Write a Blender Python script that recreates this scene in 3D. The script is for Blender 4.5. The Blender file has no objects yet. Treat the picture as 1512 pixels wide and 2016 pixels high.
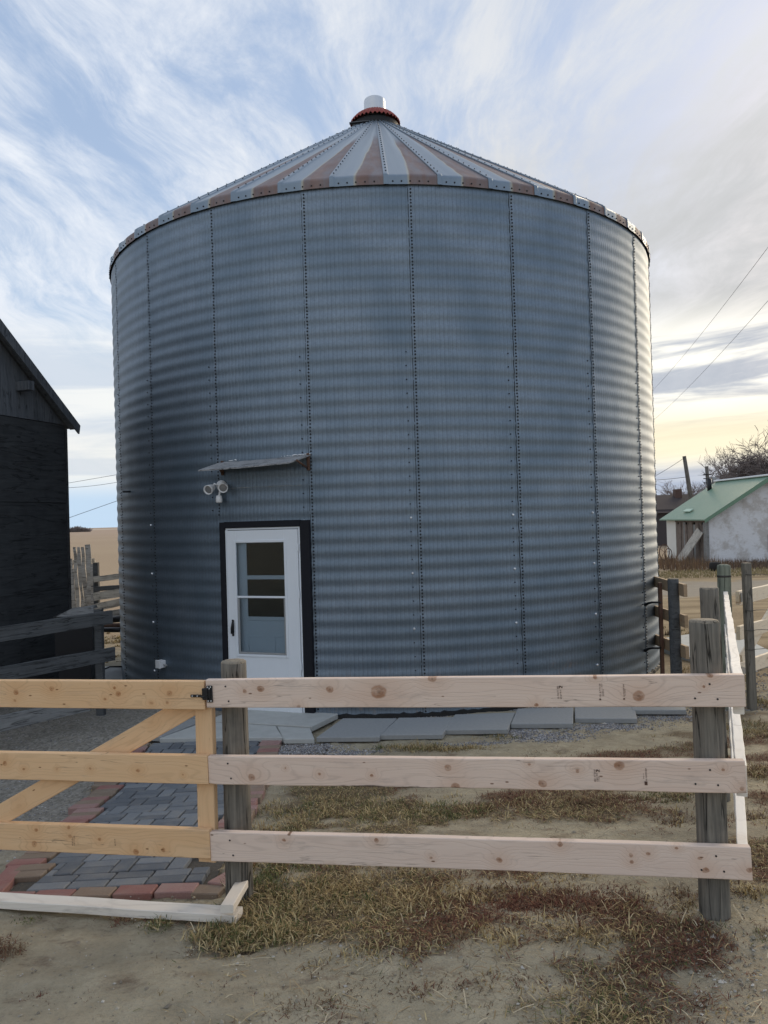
import bpy, bmesh, math, random
import numpy as np
from mathutils import Vector, Matrix, noise as mnoise

random.seed(7); rng = np.random.default_rng(7)
R_ = math.radians
scn = bpy.context.scene
COL = scn.collection

# ------------------------------------------------------------------ camera
CAMZ = 2.145; FPX = 1514.0
PITCH = math.atan(14 / 1514.0); ROLL = R_(1.66)
Fv = Vector((0, math.cos(PITCH), math.sin(PITCH)))
R0 = Vector((1, 0, 0)); U0 = Vector((0, -math.sin(PITCH), math.cos(PITCH)))
Rc = math.cos(ROLL) * R0 - math.sin(ROLL) * U0
Uc = math.sin(ROLL) * R0 + math.cos(ROLL) * U0
camd = bpy.data.cameras.new('camera'); cam = bpy.data.objects.new('camera', camd); COL.objects.link(cam)
camd.sensor_fit = 'VERTICAL'; camd.sensor_height = 36; camd.lens = 36 * FPX / 2016
camd.clip_start = 0.05; camd.clip_end = 6000
cam.matrix_world = Matrix(((Rc.x, Uc.x, -Fv.x, 0), (Rc.y, Uc.y, -Fv.y, 0), (Rc.z, Uc.z, -Fv.z, CAMZ), (0, 0, 0, 1)))
scn.camera = cam
scn.view_settings.view_transform = 'Standard'; scn.view_settings.look = 'None'
scn.view_settings.gamma = 1; scn.view_settings.use_curve_mapping = False
scn.view_settings.exposure = 0.95
scn.cycles.max_bounces = 6

SUN_AZ = R_(38); SUN_EL = R_(20)
SUN_DIR = Vector((math.sin(SUN_AZ) * math.cos(SUN_EL), math.cos(SUN_AZ) * math.cos(SUN_EL), math.sin(SUN_EL)))

# ------------------------------------------------------------------ node helper
class NT:
    def __init__(s, tree): s.t = tree
    def n(s, typ, **kw):
        nd = s.t.nodes.new(typ)
        for k, v in kw.items(): setattr(nd, k, v)
        return nd
    def put(s, sock, v):
        if v is None: return
        if isinstance(v, bpy.types.NodeSocket): s.t.links.new(v, sock)
        else:
            if hasattr(sock.default_value, '__len__'):
                L = len(sock.default_value)
                if not hasattr(v, '__len__'): v = (v,) * L
                v = tuple(v)
                if L == 4 and len(v) == 3: v = v + (1,)
            sock.default_value = v
    def m(s, op, a, b=None, c=None, clamp=False):
        nd = s.n('ShaderNodeMath', operation=op, use_clamp=clamp)
        s.put(nd.inputs[0], a); s.put(nd.inputs[1], b); s.put(nd.inputs[2], c)
        return nd.outputs[0]
    def vm(s, op, a, b=None):
        nd = s.n('ShaderNodeVectorMath', operation=op)
        s.put(nd.inputs[0], a); s.put(nd.inputs[1], b)
        return nd.outputs['Value'] if op in ('DOT_PRODUCT', 'LENGTH', 'DISTANCE') else nd.outputs[0]
    def sep(s, v):
        nd = s.n('ShaderNodeSeparateXYZ'); s.put(nd.inputs[0], v); return nd.outputs
    def comb(s, x=0, y=0, z=0):
        nd = s.n('ShaderNodeCombineXYZ'); s.put(nd.inputs[0], x); s.put(nd.inputs[1], y); s.put(nd.inputs[2], z); return nd.outputs[0]
    def noise(s, vec, scale=1, detail=4, rough=.55, dist=0, col=False):
        nd = s.n('ShaderNodeTexNoise'); s.put(nd.inputs['Vector'], vec)
        s.put(nd.inputs['Scale'], scale); s.put(nd.inputs['Detail'], detail); s.put(nd.inputs['Roughness'], rough); s.put(nd.inputs['Distortion'], dist)
        return nd.outputs['Color'] if col else nd.outputs['Fac']
    def vor(s, vec, scale=1, rand=1, out='Distance', feature='F1'):
        nd = s.n('ShaderNodeTexVoronoi', feature=feature); s.put(nd.inputs['Vector'], vec); s.put(nd.inputs['Scale'], scale); s.put(nd.inputs['Randomness'], rand)
        return nd.outputs[out]
    def mr(s, v, a, b, c=0.0, d=1.0, smooth=False):
        nd = s.n('ShaderNodeMapRange', interpolation_type='SMOOTHSTEP' if smooth else 'LINEAR')
        for i, x in enumerate((v, a, b, c, d)): s.put(nd.inputs[i], x)
        return nd.outputs[0]
    def mix(s, f, a, b, blend='MIX'):
        nd = s.n('ShaderNodeMix', data_type='RGBA', blend_type=blend)
        s.put(nd.inputs[0], f); s.put(nd.inputs[6], a); s.put(nd.inputs[7], b)
        return nd.outputs[2]
    def ramp(s, v, stops):
        nd = s.n('ShaderNodeValToRGB'); cr = nd.color_ramp
        while len(cr.elements) > 1: cr.elements.remove(cr.elements[-1])
        for i, (p, c) in enumerate(stops):
            e = cr.elements[0] if i == 0 else cr.elements.new(p)
            e.position = p; e.color = tuple(c) + (1,)
        s.put(nd.inputs[0], v); return nd.outputs[0]
    def map(s, vec, scale=(1, 1, 1), loc=(0, 0, 0), rot=(0, 0, 0)):
        nd = s.n('ShaderNodeMapping'); s.put(nd.inputs[0], vec); s.put(nd.inputs[1], loc); s.put(nd.inputs[2], rot); s.put(nd.inputs[3], scale)
        return nd.outputs[0]
    def tc(s, name='Object'): return s.n('ShaderNodeTexCoord').outputs[name]
    def rnd(s): return s.n('ShaderNodeObjectInfo').outputs['Random']
    def bump(s, h, dist=.01, strength=1.0, normal=None):
        nd = s.n('ShaderNodeBump'); s.put(nd.inputs['Height'], h); s.put(nd.inputs['Distance'], dist); s.put(nd.inputs['Strength'], strength)
        if normal is not None: s.put(nd.inputs['Normal'], normal)
        return nd.outputs[0]

def mat(name):
    m = bpy.data.materials.new(name); m.use_nodes = True
    m.node_tree.nodes.clear()
    t = NT(m.node_tree)
    b = t.n('ShaderNodeBsdfPrincipled'); o = t.n('ShaderNodeOutputMaterial')
    m.node_tree.links.new(b.outputs[0], o.inputs[0])
    t.out = o; t.b = b
    return m, t, b
def setb(t, b, col=None, rough=None, metal=None, normal=None, spec=None):
    t.put(b.inputs['Base Color'], col); t.put(b.inputs['Roughness'], rough); t.put(b.inputs['Metallic'], metal)
    if normal is not None: t.put(b.inputs['Normal'], normal)
    if spec is not None: t.put(b.inputs['Specular IOR Level'], spec)

# ------------------------------------------------------------------ world
w = bpy.data.worlds.new('World'); scn.world = w; w.use_nodes = True
w.node_tree.nodes.clear(); t = NT(w.node_tree)
bg = t.n('ShaderNodeBackground'); wo = t.n('ShaderNodeOutputWorld'); w.node_tree.links.new(bg.outputs[0], wo.inputs[0])
sky = t.n('ShaderNodeTexSky', sky_type='NISHITA'); sky.sun_disc = False
sky.sun_elevation = SUN_EL; sky.sun_rotation = SUN_AZ
STR = 0.12
d = t.vm('NORMALIZE', t.tc('Generated')); dx, dy, dz = t.sep(d)
sund = t.vm('DOT_PRODUCT', d, tuple(Vector((.56, .81, .17)).normalized()))
sunn = t.mr(sund, 0.55, 0.99, 0, 1, True)                     # nearness to the hidden sun
ez = t.m('MAXIMUM', dz, 0.0)
den = t.m('ADD', ez, 0.16)
q = t.comb(t.m('DIVIDE', dx, den), t.m('DIVIDE', dy, den), 0)
warp = t.noise(t.map(q, (1, 1, 1), (3, 1, 0)), 0.9, 3, .5, 0, True)
qw = t.vm('ADD', q, t.map(warp, (0.55, 0.55, 0), (-.27, -.27, 0)))
streak = t.map(qw, (2.7, .75, 1), (2.3, 1.0, 0), (0, 0, R_(38)))
n1 = t.noise(streak, 1.7, 10, .66, .35)
n2 = t.noise(t.map(q, (1, 1, 1), (7.7, 2.2, 0)), .75, 4, .5, .3)
n3 = t.noise(t.map(qw, (2.0, 1.0, 1), (5.3, 0.4, 0), (0, 0, R_(62))), 5.5, 8, .68, .3)
right = t.mr(dx, -.25, .42, 0, 1, True)
cov = t.m('ADD', t.m('MULTIPLY', right, -.20), t.m('MULTIPLY', t.m('SUBTRACT', n2, .5), 1.1))
lowc = t.mr(ez, .10, .40, .22, 0, True)
cv = t.m('ADD', t.m('ADD', t.m('ADD', t.m('MULTIPLY', t.m('SUBTRACT', n1, .5), 2.6), t.m('MULTIPLY', t.m('SUBTRACT', n3, .5), 1.0)), cov), t.m('ADD', lowc, .60))
cirrus = t.mr(cv, .05, 1.0, 0, 1, True)
# low cloud layers, stretched along the horizon
az = t.m('ARCTAN2', dx, dy)
lv = t.comb(t.m('MULTIPLY', az, 1.5), t.m('MULTIPLY', t.m('ADD', ez, t.m('MULTIPLY', az, -.045)), 17), 1.7)
lb = t.noise(lv, 1.15, 7, .58, .35)
deckn = t.noise(t.comb(t.m('MULTIPLY', az, 1.7), t.m('MULTIPLY', ez, 6.0), 9.1), 1.3, 5, .5, .4)
blue = t.mix(1.0, sky.outputs[0], (1.55, 1.36, 1.14), 'MULTIPLY')
K = 1 / STR
def c(*v): return tuple(x * K for x in v)
hazecol = t.mix(t.mr(ez, .0, .45, 0, 1, True), c(.26, .33, .42), c(.185, .245, .355))
base = t.mix(.86, blue, hazecol)
ccol = t.mix(sunn, c(.47, .49, .52), c(.46, .46, .455))
ccol = t.mix(t.mr(n2, .35, .7), ccol, t.mix(1.0, ccol, (.84, .86, .9), 'MULTIPLY'))
s1 = t.mix(t.m('MULTIPLY', cirrus, .93), base, ccol)
# grey deck on the sunward side at middle elevations
deck = t.m('MULTIPLY', t.m('MULTIPLY', t.mr(ez, .16, .24, 0, 1, True), t.mr(ez, .34, .52, 1, 0, True)), t.mr(sund, .72, .93, 0, 1, True))
s2 = t.mix(t.m('MULTIPLY', deck, t.mr(t.m('ADD', deckn, t.m('MULTIPLY', t.m('SUBTRACT', n1, .5), .5)), .30, .65, .2, .9)), s1, t.mix(deckn, c(.225, .235, .25), c(.36, .357, .35)))
# low bands: cream/white breaks and blue-grey bars
lowm = t.mr(ez, .19, .26, 1, 0, True)
bar = t.mr(lb, .43, .56, 0, 1, True)
barcol = t.mix(sunn, c(.33, .37, .42), c(.225, .25, .295))
brk = t.mix(sunn, c(.49, .495, .48), c(.64, .62, .55))
lowcol = t.mix(bar, barcol, brk)
s3 = t.mix(t.m('MULTIPLY', lowm, .80), s2, lowcol)
# glow layer above the horizon haze
glow = t.m('MULTIPLY', t.mr(ez, .035, .075, 0, 1, True), t.mr(ez, .09, .145, 1, 0, True))
s4 = t.mix(t.m('MULTIPLY', glow, t.mr(sund, .5, .97, .25, .85, True)), s3, t.mix(sunn, c(.45, .44, .41), c(.55, .49, .345)))
hz = t.mr(ez, .03, .07, 1, 0, True)
s5 = t.mix(t.m('MULTIPLY', hz, .92), s4, t.mix(sunn, c(.28, .37, .47), c(.23, .265, .335)))
gnd = t.mr(dz, -.02, 0.0, 1, 0)
s6 = t.mix(gnd, s5, c(.16, .14, .11))
t.put(bg.inputs[0], s6); bg.inputs[1].default_value = STR

sun = bpy.data.lights.new('sun', 'SUN'); sun.energy = 1.6; sun.angle = R_(42); sun.color = (1, .82, .58)
so = bpy.data.objects.new('sun', sun); COL.objects.link(so)
so.rotation_euler = SUN_DIR.to_track_quat('Z', 'Y').to_euler(); so.location = (30, 30, 30)

# ------------------------------------------------------------------ pixel -> world, terrain
def ray(x, y): return Fv + Rc * ((x - 756) / FPX) - Uc * ((y - 1008) / FPX)
def at(x, y, Y):
    r = ray(x, y); return Vector((0, 0, CAMZ)) + r * (Y / r.y)
def sstep(a, b, x):
    u = min(1, max(0, (x - a) / (b - a))); return u * u * (3 - 2 * u)
def gh(x, y):
    "terrain height"
    h = 0.345 * (1 - sstep(2.9, 7.6, y)) - .005
    near = 1 - sstep(6, 12, y)
    h += near * 0.030 * max(-3, min(3, x))*(1 - sstep(5.5, 8, y))
    h += -0.10 * sstep(9, 24, y)
    h += .05 * sstep(3, 5, x) * sstep(5, 8, y) * (1 - sstep(12, 20, y))
    return h
def G(px, py, dz=0.0):
    r = ray(px, py); z = 0.2
    for _ in range(40):
        tt = (z - CAMZ) / r.z; z = .5 * z + .5 * (gh(r.x * tt, r.y * tt) + dz)
    tt = (z - CAMZ) / r.z
    return Vector((r.x * tt, r.y * tt, z))

# ------------------------------------------------------------------ object helpers
def thing(name, label, cat, loc=(0, 0, 0), group=None):
    o = bpy.data.objects.new(name, None); o.empty_display_size = .1; COL.objects.link(o)
    o.location = loc; o['label'] = label; o['category'] = cat
    if group: o['group'] = group
    return o
def tag(o, label, cat, group=None):
    o['label'] = label; o['category'] = cat
    if group: o['group'] = group
    return o
WM = {}
def wmat(o): return WM.get(o.name, Matrix.Translation(o.location))
def link(name, me, parent=None, M=None, kind=None):
    o = bpy.data.objects.new(name, me); COL.objects.link(o)
    M = M if M is not None else Matrix.Identity(4)
    WM[o.name] = M
    if parent is not None:
        o.parent = parent
        o.matrix_basis = wmat(parent).inverted() @ M
    else: o.matrix_basis = M
    if kind: o['kind'] = kind
    return o
def mesh(name, vs, fs, mt=None, smooth=False):
    me = bpy.data.meshes.new(name); me.from_pydata([tuple(v) for v in vs], [], fs)
    if mt is not None:
        for k in (mt if isinstance(mt, (list, tuple)) else [mt]): me.materials.append(k)
    if smooth:
        me.polygons.foreach_set('use_smooth', [True] * len(me.polygons))
    me.update(); return me
class MB:
    "collects shapes in world (or local) coordinates"
    def __init__(s): s.v = []; s.f = []; s.sm = []
    def add(s, vs, fs, smooth=False):
        o = len(s.v); s.v += [Vector(v) for v in vs]; s.f += [tuple(i + o for i in f) for f in fs]; s.sm += [smooth] * len(fs); return s
    def box(s, lo, hi, M=None):
        x0, y0, z0 = lo; x1, y1, z1 = hi
        vs = [Vector(p) for p in ((x0, y0, z0), (x1, y0, z0), (x1, y1, z0), (x0, y1, z0), (x0, y0, z1), (x1, y0, z1), (x1, y1, z1), (x0, y1, z1))]
        if M is not None: vs = [M @ v for v in vs]
        return s.add(vs, [(0, 3, 2, 1), (4, 5, 6, 7), (0, 1, 5, 4), (1, 2, 6, 5), (2, 3, 7, 6), (3, 0, 4, 7)])
    def bbox(s, lo, hi, bev=.004, M=None):
        bm = bmesh.new()
        c_ = [(a + b) / 2 for a, b in zip(lo, hi)]; sz = [b - a for a, b in zip(lo, hi)]
        bmesh.ops.create_cube(bm, size=1, matrix=Matrix.Translation(c_) @ Matrix.Diagonal((*sz, 1)))
        bmesh.ops.bevel(bm, geom=bm.edges[:], offset=bev, segments=1, affect='EDGES')
        bm.verts.index_update()
        vs = [v.co.copy() for v in bm.verts]
        if M is not None: vs = [M @ v for v in vs]
        s.add(vs, [tuple(v.index for v in f.verts) for f in bm.faces]); bm.free(); return s
    def tube(s, pts, rad, n=6, cap=True, smooth=True):
        pts = [Vector(p) for p in pts]; rads = rad if hasattr(rad, '__len__') else [rad] * len(pts)
        vs = []; up = None
        for i, p in enumerate(pts):
            d_ = (pts[min(i + 1, len(pts) - 1)] - pts[max(i - 1, 0)])
            if d_.length < 1e-9: d_ = Vector((0, 0, 1))
            d_.normalize()
            if up is None:
                up = Vector((0, 0, 1)) if abs(d_.z) < .9 else Vector((1, 0, 0))
            a = d_.cross(up); a.normalize(); b = a.cross(d_); up = b
            for k in range(n):
                an = 2 * math.pi * k / n
                vs.append(p + (a * math.cos(an) + b * math.sin(an)) * rads[i])
        fs = []
        for i in range(len(pts) - 1):
            for k in range(n):
                fs.append((i * n + k, i * n + (k + 1) % n, (i + 1) * n + (k + 1) % n, (i + 1) * n + k))
        s.add(vs, fs, smooth)
        if cap:
            o = len(s.v) - len(vs)
            s.f.append(tuple(o + k for k in range(n))[::-1]); s.f.append(tuple(o + (len(pts) - 1) * n + k for k in range(n))); s.sm += [False, False]
        return s
    def lathe(s, prof, n=32, ctr=(0, 0), smooth=True, ang=(0, 2 * math.pi)):
        vs = []; full = abs(ang[1] - ang[0] - 2 * math.pi) < 1e-6
        cols = n if full else n + 1
        for r, z in prof:
            for k in range(cols):
                an = ang[0] + (ang[1] - ang[0]) * k / n
                vs.append((ctr[0] + r * math.sin(an), ctr[1] - r * math.cos(an), z))
        fs = []
        for i in range(len(prof) - 1):
            for k in range(n):
                k2 = (k + 1) % cols
                fs.append((i * cols + k, i * cols + k2, (i + 1) * cols + k2, (i + 1) * cols + k))
        return s.add(vs, fs, smooth)
    def mesh(s, name, mt=None):
        me = mesh(name, s.v, s.f, mt); me.polygons.foreach_set('use_smooth', s.sm); me.update(); return me
    def build(s, name, mt=None, parent=None, M=None, kind=None, org=None):
        if org is not None:
            org = Vector(org); s.v = [v - org for v in s.v]; M = Matrix.Translation(org)
        return link(name, s.mesh(name, mt), parent, M, kind)
def frame(P, xdir, up=Vector((0, 0, 1))):
    "matrix with local x along xdir, local z near up, y = z cross x (away from a viewer at -y)"
    x = Vector(xdir).normalized(); y = up.cross(x).normalized(); z = x.cross(y)
    return Matrix(((x.x, y.x, z.x, P[0]), (x.y, y.y, z.y, P[1]), (x.z, y.z, z.z, P[2]), (0, 0, 0, 1)))

# ------------------------------------------------------------------ materials
def wood_new(name, a, b_, knot=(.20, .085, .035), sat=1.0, stain=0.0, wane=0.0, knots=None):
    m, t, b = mat(name)
    oc = t.tc('Object'); r = t.rnd()
    off = t.comb(t.m('MULTIPLY', r, 37), 0, t.m('MULTIPLY', r, 11))
    p = t.vm('ADD', oc, off)
    x, y, z = t.sep(p); ox, oy, oz = t.sep(oc)
    # knots
    kv = t.comb(t.m('MULTIPLY', x, 6.2), 0, t.m('MULTIPLY', z, 8.0))
    kd = t.vor(kv, 1, 1.0); krn = t.sep(t.vor(kv, 1, 1.0, 'Color'))[0]
    ksel = t.mr(krn, .50, .52, 1, 0)
    kw = t.noise(t.map(p, (40, 10, 60)), 1, 2)
    kd2 = t.m('ADD', kd, t.m('MULTIPLY', t.m('SUBTRACT', kw, .5), .10))
    ksize = t.m('ADD', .045, t.m('MULTIPLY', t.m('FRACT', t.m('MULTIPLY', krn, 53)), .11))
    if knots:
        nm = None
        wob = t.vm('ADD', oc, t.map(t.noise(t.map(oc, (25, 10, 35)), 1, 2, .5, 0, True), (.014, 0, .014), (-.007, 0, -.007)))
        wx, wy, wz = t.sep(wob)
        for (kx, kz, kr_) in knots:
            du = t.m('DIVIDE', t.m('SUBTRACT', wx, kx), kr_ * 1.15); dv = t.m('DIVIDE', t.m('SUBTRACT', wz, kz), kr_)
            dd = t.m('SQRT', t.m('ADD', t.m('MULTIPLY', du, du), t.m('MULTIPLY', dv, dv)))
            nm = dd if nm is None else t.m('MINIMUM', nm, dd)
        kd = t.m('MULTIPLY', nm, .09); kd2 = kd; ksize = .09; ksel = 1.0
    kn = t.m('MULTIPLY', ksel, t.mr(t.m('DIVIDE', kd2, ksize), .75, 1.05, 1, 0, True))
    khalo = t.m('MULTIPLY', ksel, t.mr(kd, .0, .55, 1, 0, True))
    # grain: a slow warped field cut into growth lines
    low = t.noise(t.map(p, (1.1, 3, 7.0)), 1, 2, .5)
    fld = t.m('ADD', t.m('MULTIPLY', low, 13.0), t.m('ADD', t.m('MULTIPLY', z, 42), t.m('MULTIPLY', khalo, 2.4)))
    fine = t.noise(t.map(p, (5, 60, 160)), 1, 3, .6)
    ln = t.m('ABSOLUTE', t.m('SUBTRACT', t.m('FRACT', t.m('ADD', fld, t.m('MULTIPLY', fine, .35))), .5))
    line = t.mr(ln, .30, .5, 0, 1, True)
    big = t.noise(t.map(p, (1.6, 4, 14)), 1, 3, .55)
    col = t.mix(t.mr(big, .3, .7), a, b_)
    dark = tuple(v * .60 for v in a)
    col = t.mix(t.m('MULTIPLY', line, t.mr(low, .35, .65, .15, .52)), col, dark)
    col = t.mix(t.m('MULTIPLY', r, .45), col, tuple(v * w_ for v, w_ in zip(b_, (1.05, 1.06, 1.08))))
    col = t.mix(t.m('MULTIPLY', fine, .22), col, tuple(v * .75 for v in b_))
    col = t.mix(t.m('MULTIPLY', khalo, .30), col, tuple(x_ * y_ for x_, y_ in zip(a, (.82, .66, .52))))
    sm0 = t.noise(t.map(p, (30, 10, 40)), 1, 3, .6)
    ring = t.m('ABSOLUTE', t.m('SINE', t.m('MULTIPLY', kd, 70)))
    kcol = t.mix(t.m('MULTIPLY', ring, .5), knot, tuple(v * 2.0 for v in knot))
    col = t.mix(t.m('MULTIPLY', kn, t.mr(sm0, .35, .65, .35, .80)), col, kcol)
    pith = t.m('MULTIPLY', ksel, t.mr(kd2, .012, .03, 1, 0))
    col = t.mix(t.m('MULTIPLY', pith, .35), col, (.02, .012, .008))
    # small pin knots and handling dirt
    pv = t.comb(t.m('MULTIPLY', x, 9), 3, t.m('MULTIPLY', z, 22))
    pd = t.vor(pv, 1, 1.0); pr = t.sep(t.vor(pv, 1, 1.0, 'Color'))[1]
    pin = t.m('MULTIPLY', t.mr(pr, .22, .23, 1, 0), t.mr(pd, .05, .10, 1, 0, True))
    col = t.mix(t.m('MULTIPLY', pin, .85), col, tuple(v * .7 for v in knot))
    sm = t.noise(t.map(p, (4, 9, 16), (5, 5, 5)), 1, 5, .65)
    col = t.mix(t.m('MULTIPLY', t.mr(sm, .55, .78, 0, 1, True), .30 + stain), col, (.27, .24, .22))
    split = t.noise(t.map(p, (1.3, 1, 40), (2, 0, 0)), 1, 2, .5)
    sp = t.m('MULTIPLY', t.mr(t.m('ABSOLUTE', t.m('SUBTRACT', split, .5)), 0, .006, 1, 0), t.mr(big, .55, .6))
    col = t.mix(t.m('MULTIPLY', sp, .6), col, (.10, .07, .05))
    if wane:
        edge = t.mr(t.m('ADD', t.m('MULTIPLY', oz, -1), t.m('MULTIPLY', t.m('SUBTRACT', t.noise(t.map(p, (5, 1, 30)), 1, 4, .6), .5), .05)), .058, .068, 0, 1, True)
        side = t.mr(t.noise(t.map(p, (1.2, 0, 3)), 1, 1), .46, .54, 0, wane)
        col = t.mix(t.m('MULTIPLY', edge, side), col, (.085, .065, .05))
    h = t.m('ADD', t.m('MULTIPLY', line, -.4), t.m('ADD', t.m('MULTIPLY', fine, .7), t.m('MULTIPLY', sp, -2)))
    setb(t, b, col, .75, 0, t.bump(h, .0015, .6), .25)
    return m
def wood_old(name, a, b_, dark, vert=True, scale=1.0, cracks=.9):
    "weathered grey timber; grain along local z (posts) or x (rails)"
    m, t, b = mat(name)
    oc = t.tc('Object'); r = t.rnd()
    p = t.vm('ADD', oc, t.comb(t.m('MULTIPLY', r, 23), t.m('MULTIPLY', r, 7), t.m('MULTIPLY', r, 31)))
    S = lambda f, l: (f, f, l) if vert else (l, f, f)
    g1 = t.noise(t.map(p, S(55 * scale, 2.4)), 1, 5, .65, .3)
    g2 = t.noise(t.map(p, S(16 * scale, .9), (3, 3, 3)), 1, 4, .55, .5)
    g3 = t.noise(t.map(p, S(170 * scale, 7)), 1, 2, .6)
    blot = t.noise(p, 4, 4, .6)
    col = t.mix(t.mr(g1, .32, .68), a, b_)
    col = t.mix(t.m('MULTIPLY', t.mr(blot, .48, .72, 0, 1, True), .45), col, dark)
    col = t.mix(t.m('MULTIPLY', t.mr(g3, .5, .75), .4), col, dark)
    crk = t.mr(t.m('ABSOLUTE', t.m('SUBTRACT', g2, .5)), 0, .016, 1, 0)
    crk = t.m('MULTIPLY', crk, t.mr(blot, .38, .5, .15, 1))
    col = t.mix(t.m('MULTIPLY', crk, cracks), col, tuple(v * .12 for v in dark))
    kd = t.vor(t.map(p, S(9, 3.2)), 1, 1.0); kr = t.sep(t.vor(t.map(p, S(9, 3.2)), 1, 1.0, 'Color'))[0]
    kn = t.m('MULTIPLY', t.mr(kr, .18, .2, 1, 0), t.mr(kd, .10, .16, 1, 0, True))
    col = t.mix(t.m('MULTIPLY', kn, .7), col, tuple(v * .4 for v in dark))
    h = t.m('ADD', t.m('MULTIPLY', g1, .8), t.m('ADD', t.m('MULTIPLY', g3, .3), t.m('MULTIPLY', crk, -1.6)))
    setb(t, b, col, .88, 0, t.bump(h, .004, .9), .2)
    return m
def simple(name, col, rough=.6, metal=0, bump=0, var=.0, scale=20, spec=.4):
    m, t, b = mat(name)
    oc = t.tc('Object'); n = t.noise(oc, scale, 5, .6)
    cc = t.mix(t.m('MULTIPLY', t.mr(n, .3, .75), var), col, tuple(v * .45 for v in col)) if var else col
    setb(t, b, cc, rough, metal, t.bump(n, bump, .8) if bump else None, spec)
    return m

M_pink = wood_new('fresh_pink_wood', (.68, .515, .415), (.76, .615, .51), stain=.10, wane=.9)
M_gold = wood_new('fresh_gold_wood', (.69, .43, .225), (.755, .51, .295), knot=(.26, .11, .04))
def pink_board(i, A_, c0, c1, pts):
    L_ = 2.43; out = []
    for (px, py, r) in pts:
        f_ = (px - A_) / 1063; f_ = f_ * (1 - .065 * (1 - f_)); s_ = (2.42e-3 + (2.13e-3 - 2.42e-3) * f_)
        out.append((f_ * L_, (c0 + (c1 - c0) * f_ - py) * s_, r * s_))
    return wood_new('fresh_pink_wood', (.68, .515, .415), (.76, .615, .51), stain=[.05, .10, .22][i], wane=[.25, .95, .15][i], knots=out)
M_pinks = [pink_board(0, 406, 1366, 1361, [(795, 1362, 15), (535, 1356, 7), (497, 1361, 4), (690, 1357, 7), (906, 1336, 8), (1290, 1371, 11), (1412, 1330, 6), (1105, 1388, 4), (620, 1391, 4), (1215, 1334, 4), (1400, 1352, 3)]),
           pink_board(1, 410, 1517, 1531, [(512, 1531, 7), (936, 1512, 7), (1116, 1543, 8), (1181, 1518, 4), (1256, 1508, 10), (1092, 1506, 3), (666, 1524, 3), (779, 1527, 3), (948, 1550, 8), (1432, 1516, 3), (1461, 1553, 5), (590, 1512, 2)]),
           pink_board(2, 414, 1668, 1702, [(1034, 1695, 6), (1276, 1685, 4), (1276, 1698, 4), (1393, 1691, 4), (1401, 1714, 6), (1473, 1714, 5), (789, 1656, 5), (587, 1655, 4), (1150, 1664, 5), (1305, 1682, 4), (900, 1690, 3), (690, 1712, 4), (1355, 1671, 3)])]
def gold_board(Lg, cr, pts):
    return wood_new('fresh_gold_wood', (.69, .43, .225), (.755, .51, .295), knot=(.26, .11, .04), knots=[(Lg - (cr - px) * .00272, dz * .00245, r * .0025) for (px, dz, r) in pts])
M_golds = [gold_board(1.485, 402, [(23, 4, 6), (99, 12, 5), (235, 2, 6), (208, -8, 3), (336, 4, 6), (228, 14, 3), (20, -14, 3), (300, -16, 3), (332, -14, 3)]),
           gold_board(1.485, 409, [(187, -2, 3), (282, -4, 4), (48, -6, 3), (118, -4, 2), (370, -10, 2), (8, 6, 5)]),
           gold_board(1.485, 413, [(80, 16, 4), (150, 6, 4), (75, -12, 6), (282, -20, 6), (336, -14, 5), (148, 24, 4), (210, 2, 4)])]
M_pale = wood_new('fresh_pale_wood', (.76, .63, .46), (.82, .71, .55))
M_ground_board = wood_new('dusty_board', (.68, .61, .52), (.77, .71, .62), stain=.15)
M_white_rail = wood_new('pale_rail_wood', (.80, .74, .65), (.86, .81, .73), stain=.05)
M_post = wood_old('weathered_post', (.115, .108, .095), (.235, .215, .18), (.045, .045, .042))
M_post_end = wood_old('post_end_grain', (.20, .175, .14), (.30, .26, .20), (.08, .07, .06), scale=.6)
M_greenpost = wood_old('green_treated_post', (.17, .19, .145), (.26, .275, .22), (.11, .125, .10))
M_rail_dark = wood_old('dark_old_rail', (.075, .080, .084), (.115, .12, .124), (.05, .053, .055), vert=False, cracks=.5)
M_rail_grey = wood_old('grey_old_rail', (.22, .22, .215), (.30, .30, .29), (.15, .15, .15), vert=False, cracks=.6)
M_plank_grey = wood_old('silver_plank', (.30, .285, .26), (.50, .48, .44), (.12, .11, .10))
M_rail_silver = wood_old('silver_rail', (.36, .335, .29), (.58, .55, .49), (.17, .15, .13), vert=False)
M_plankdoor = wood_old('old_door_plank', (.15, .12, .105), (.24, .20, .17), (.07, .06, .055))
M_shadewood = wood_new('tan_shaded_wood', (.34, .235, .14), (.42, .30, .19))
M_black = simple('black_metal', (.010, .010, .012), .45, 0, .0006, .3, 60)
M_bolt = simple('dark_bolt', (.02, .022, .026), .5, .3)
M_bright = simple('bright_screw', (.80, .82, .84), .25, .6)
M_seamshade = simple('seam_shade', (.012, .014, .017), .7)  # near-black colour for the painted shadow line at the sheet laps
M_whitepaint = simple('white_door_paint', (.74, .78, .82), .38, 0, .0003, .06, 6)
M_blackpaint = simple('navy_black_trim', (.010, .011, .016), .65, 0, .001, .3, 30, .25)
M_inner = simple('inner_door_paint', (.72, .76, .81), .5)
M_plastic = simple('white_plastic', (.72, .73, .74), .4)
M_dark_interior = simple('dark_room', (.012, .011, .010), .8)
M_greyslab = simple('grey_slab', (.31, .32, .32), .85, 0, .0015, .25, 34, .2)
M_padslab = simple('pale_pad', (.46, .47, .45), .85, 0, .002, .3, 7, .2)
M_redskirt = simple('red_skirt', (.30, .052, .036), .65, 0, .002, .6, 18)
M_tar = simple('black_tar', (.008, .008, .008), .6, 0, .01, .2, 25)
M_vent = simple('vent_steel', (.62, .64, .66), .38, .7, .0005, .15, 12)
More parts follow.
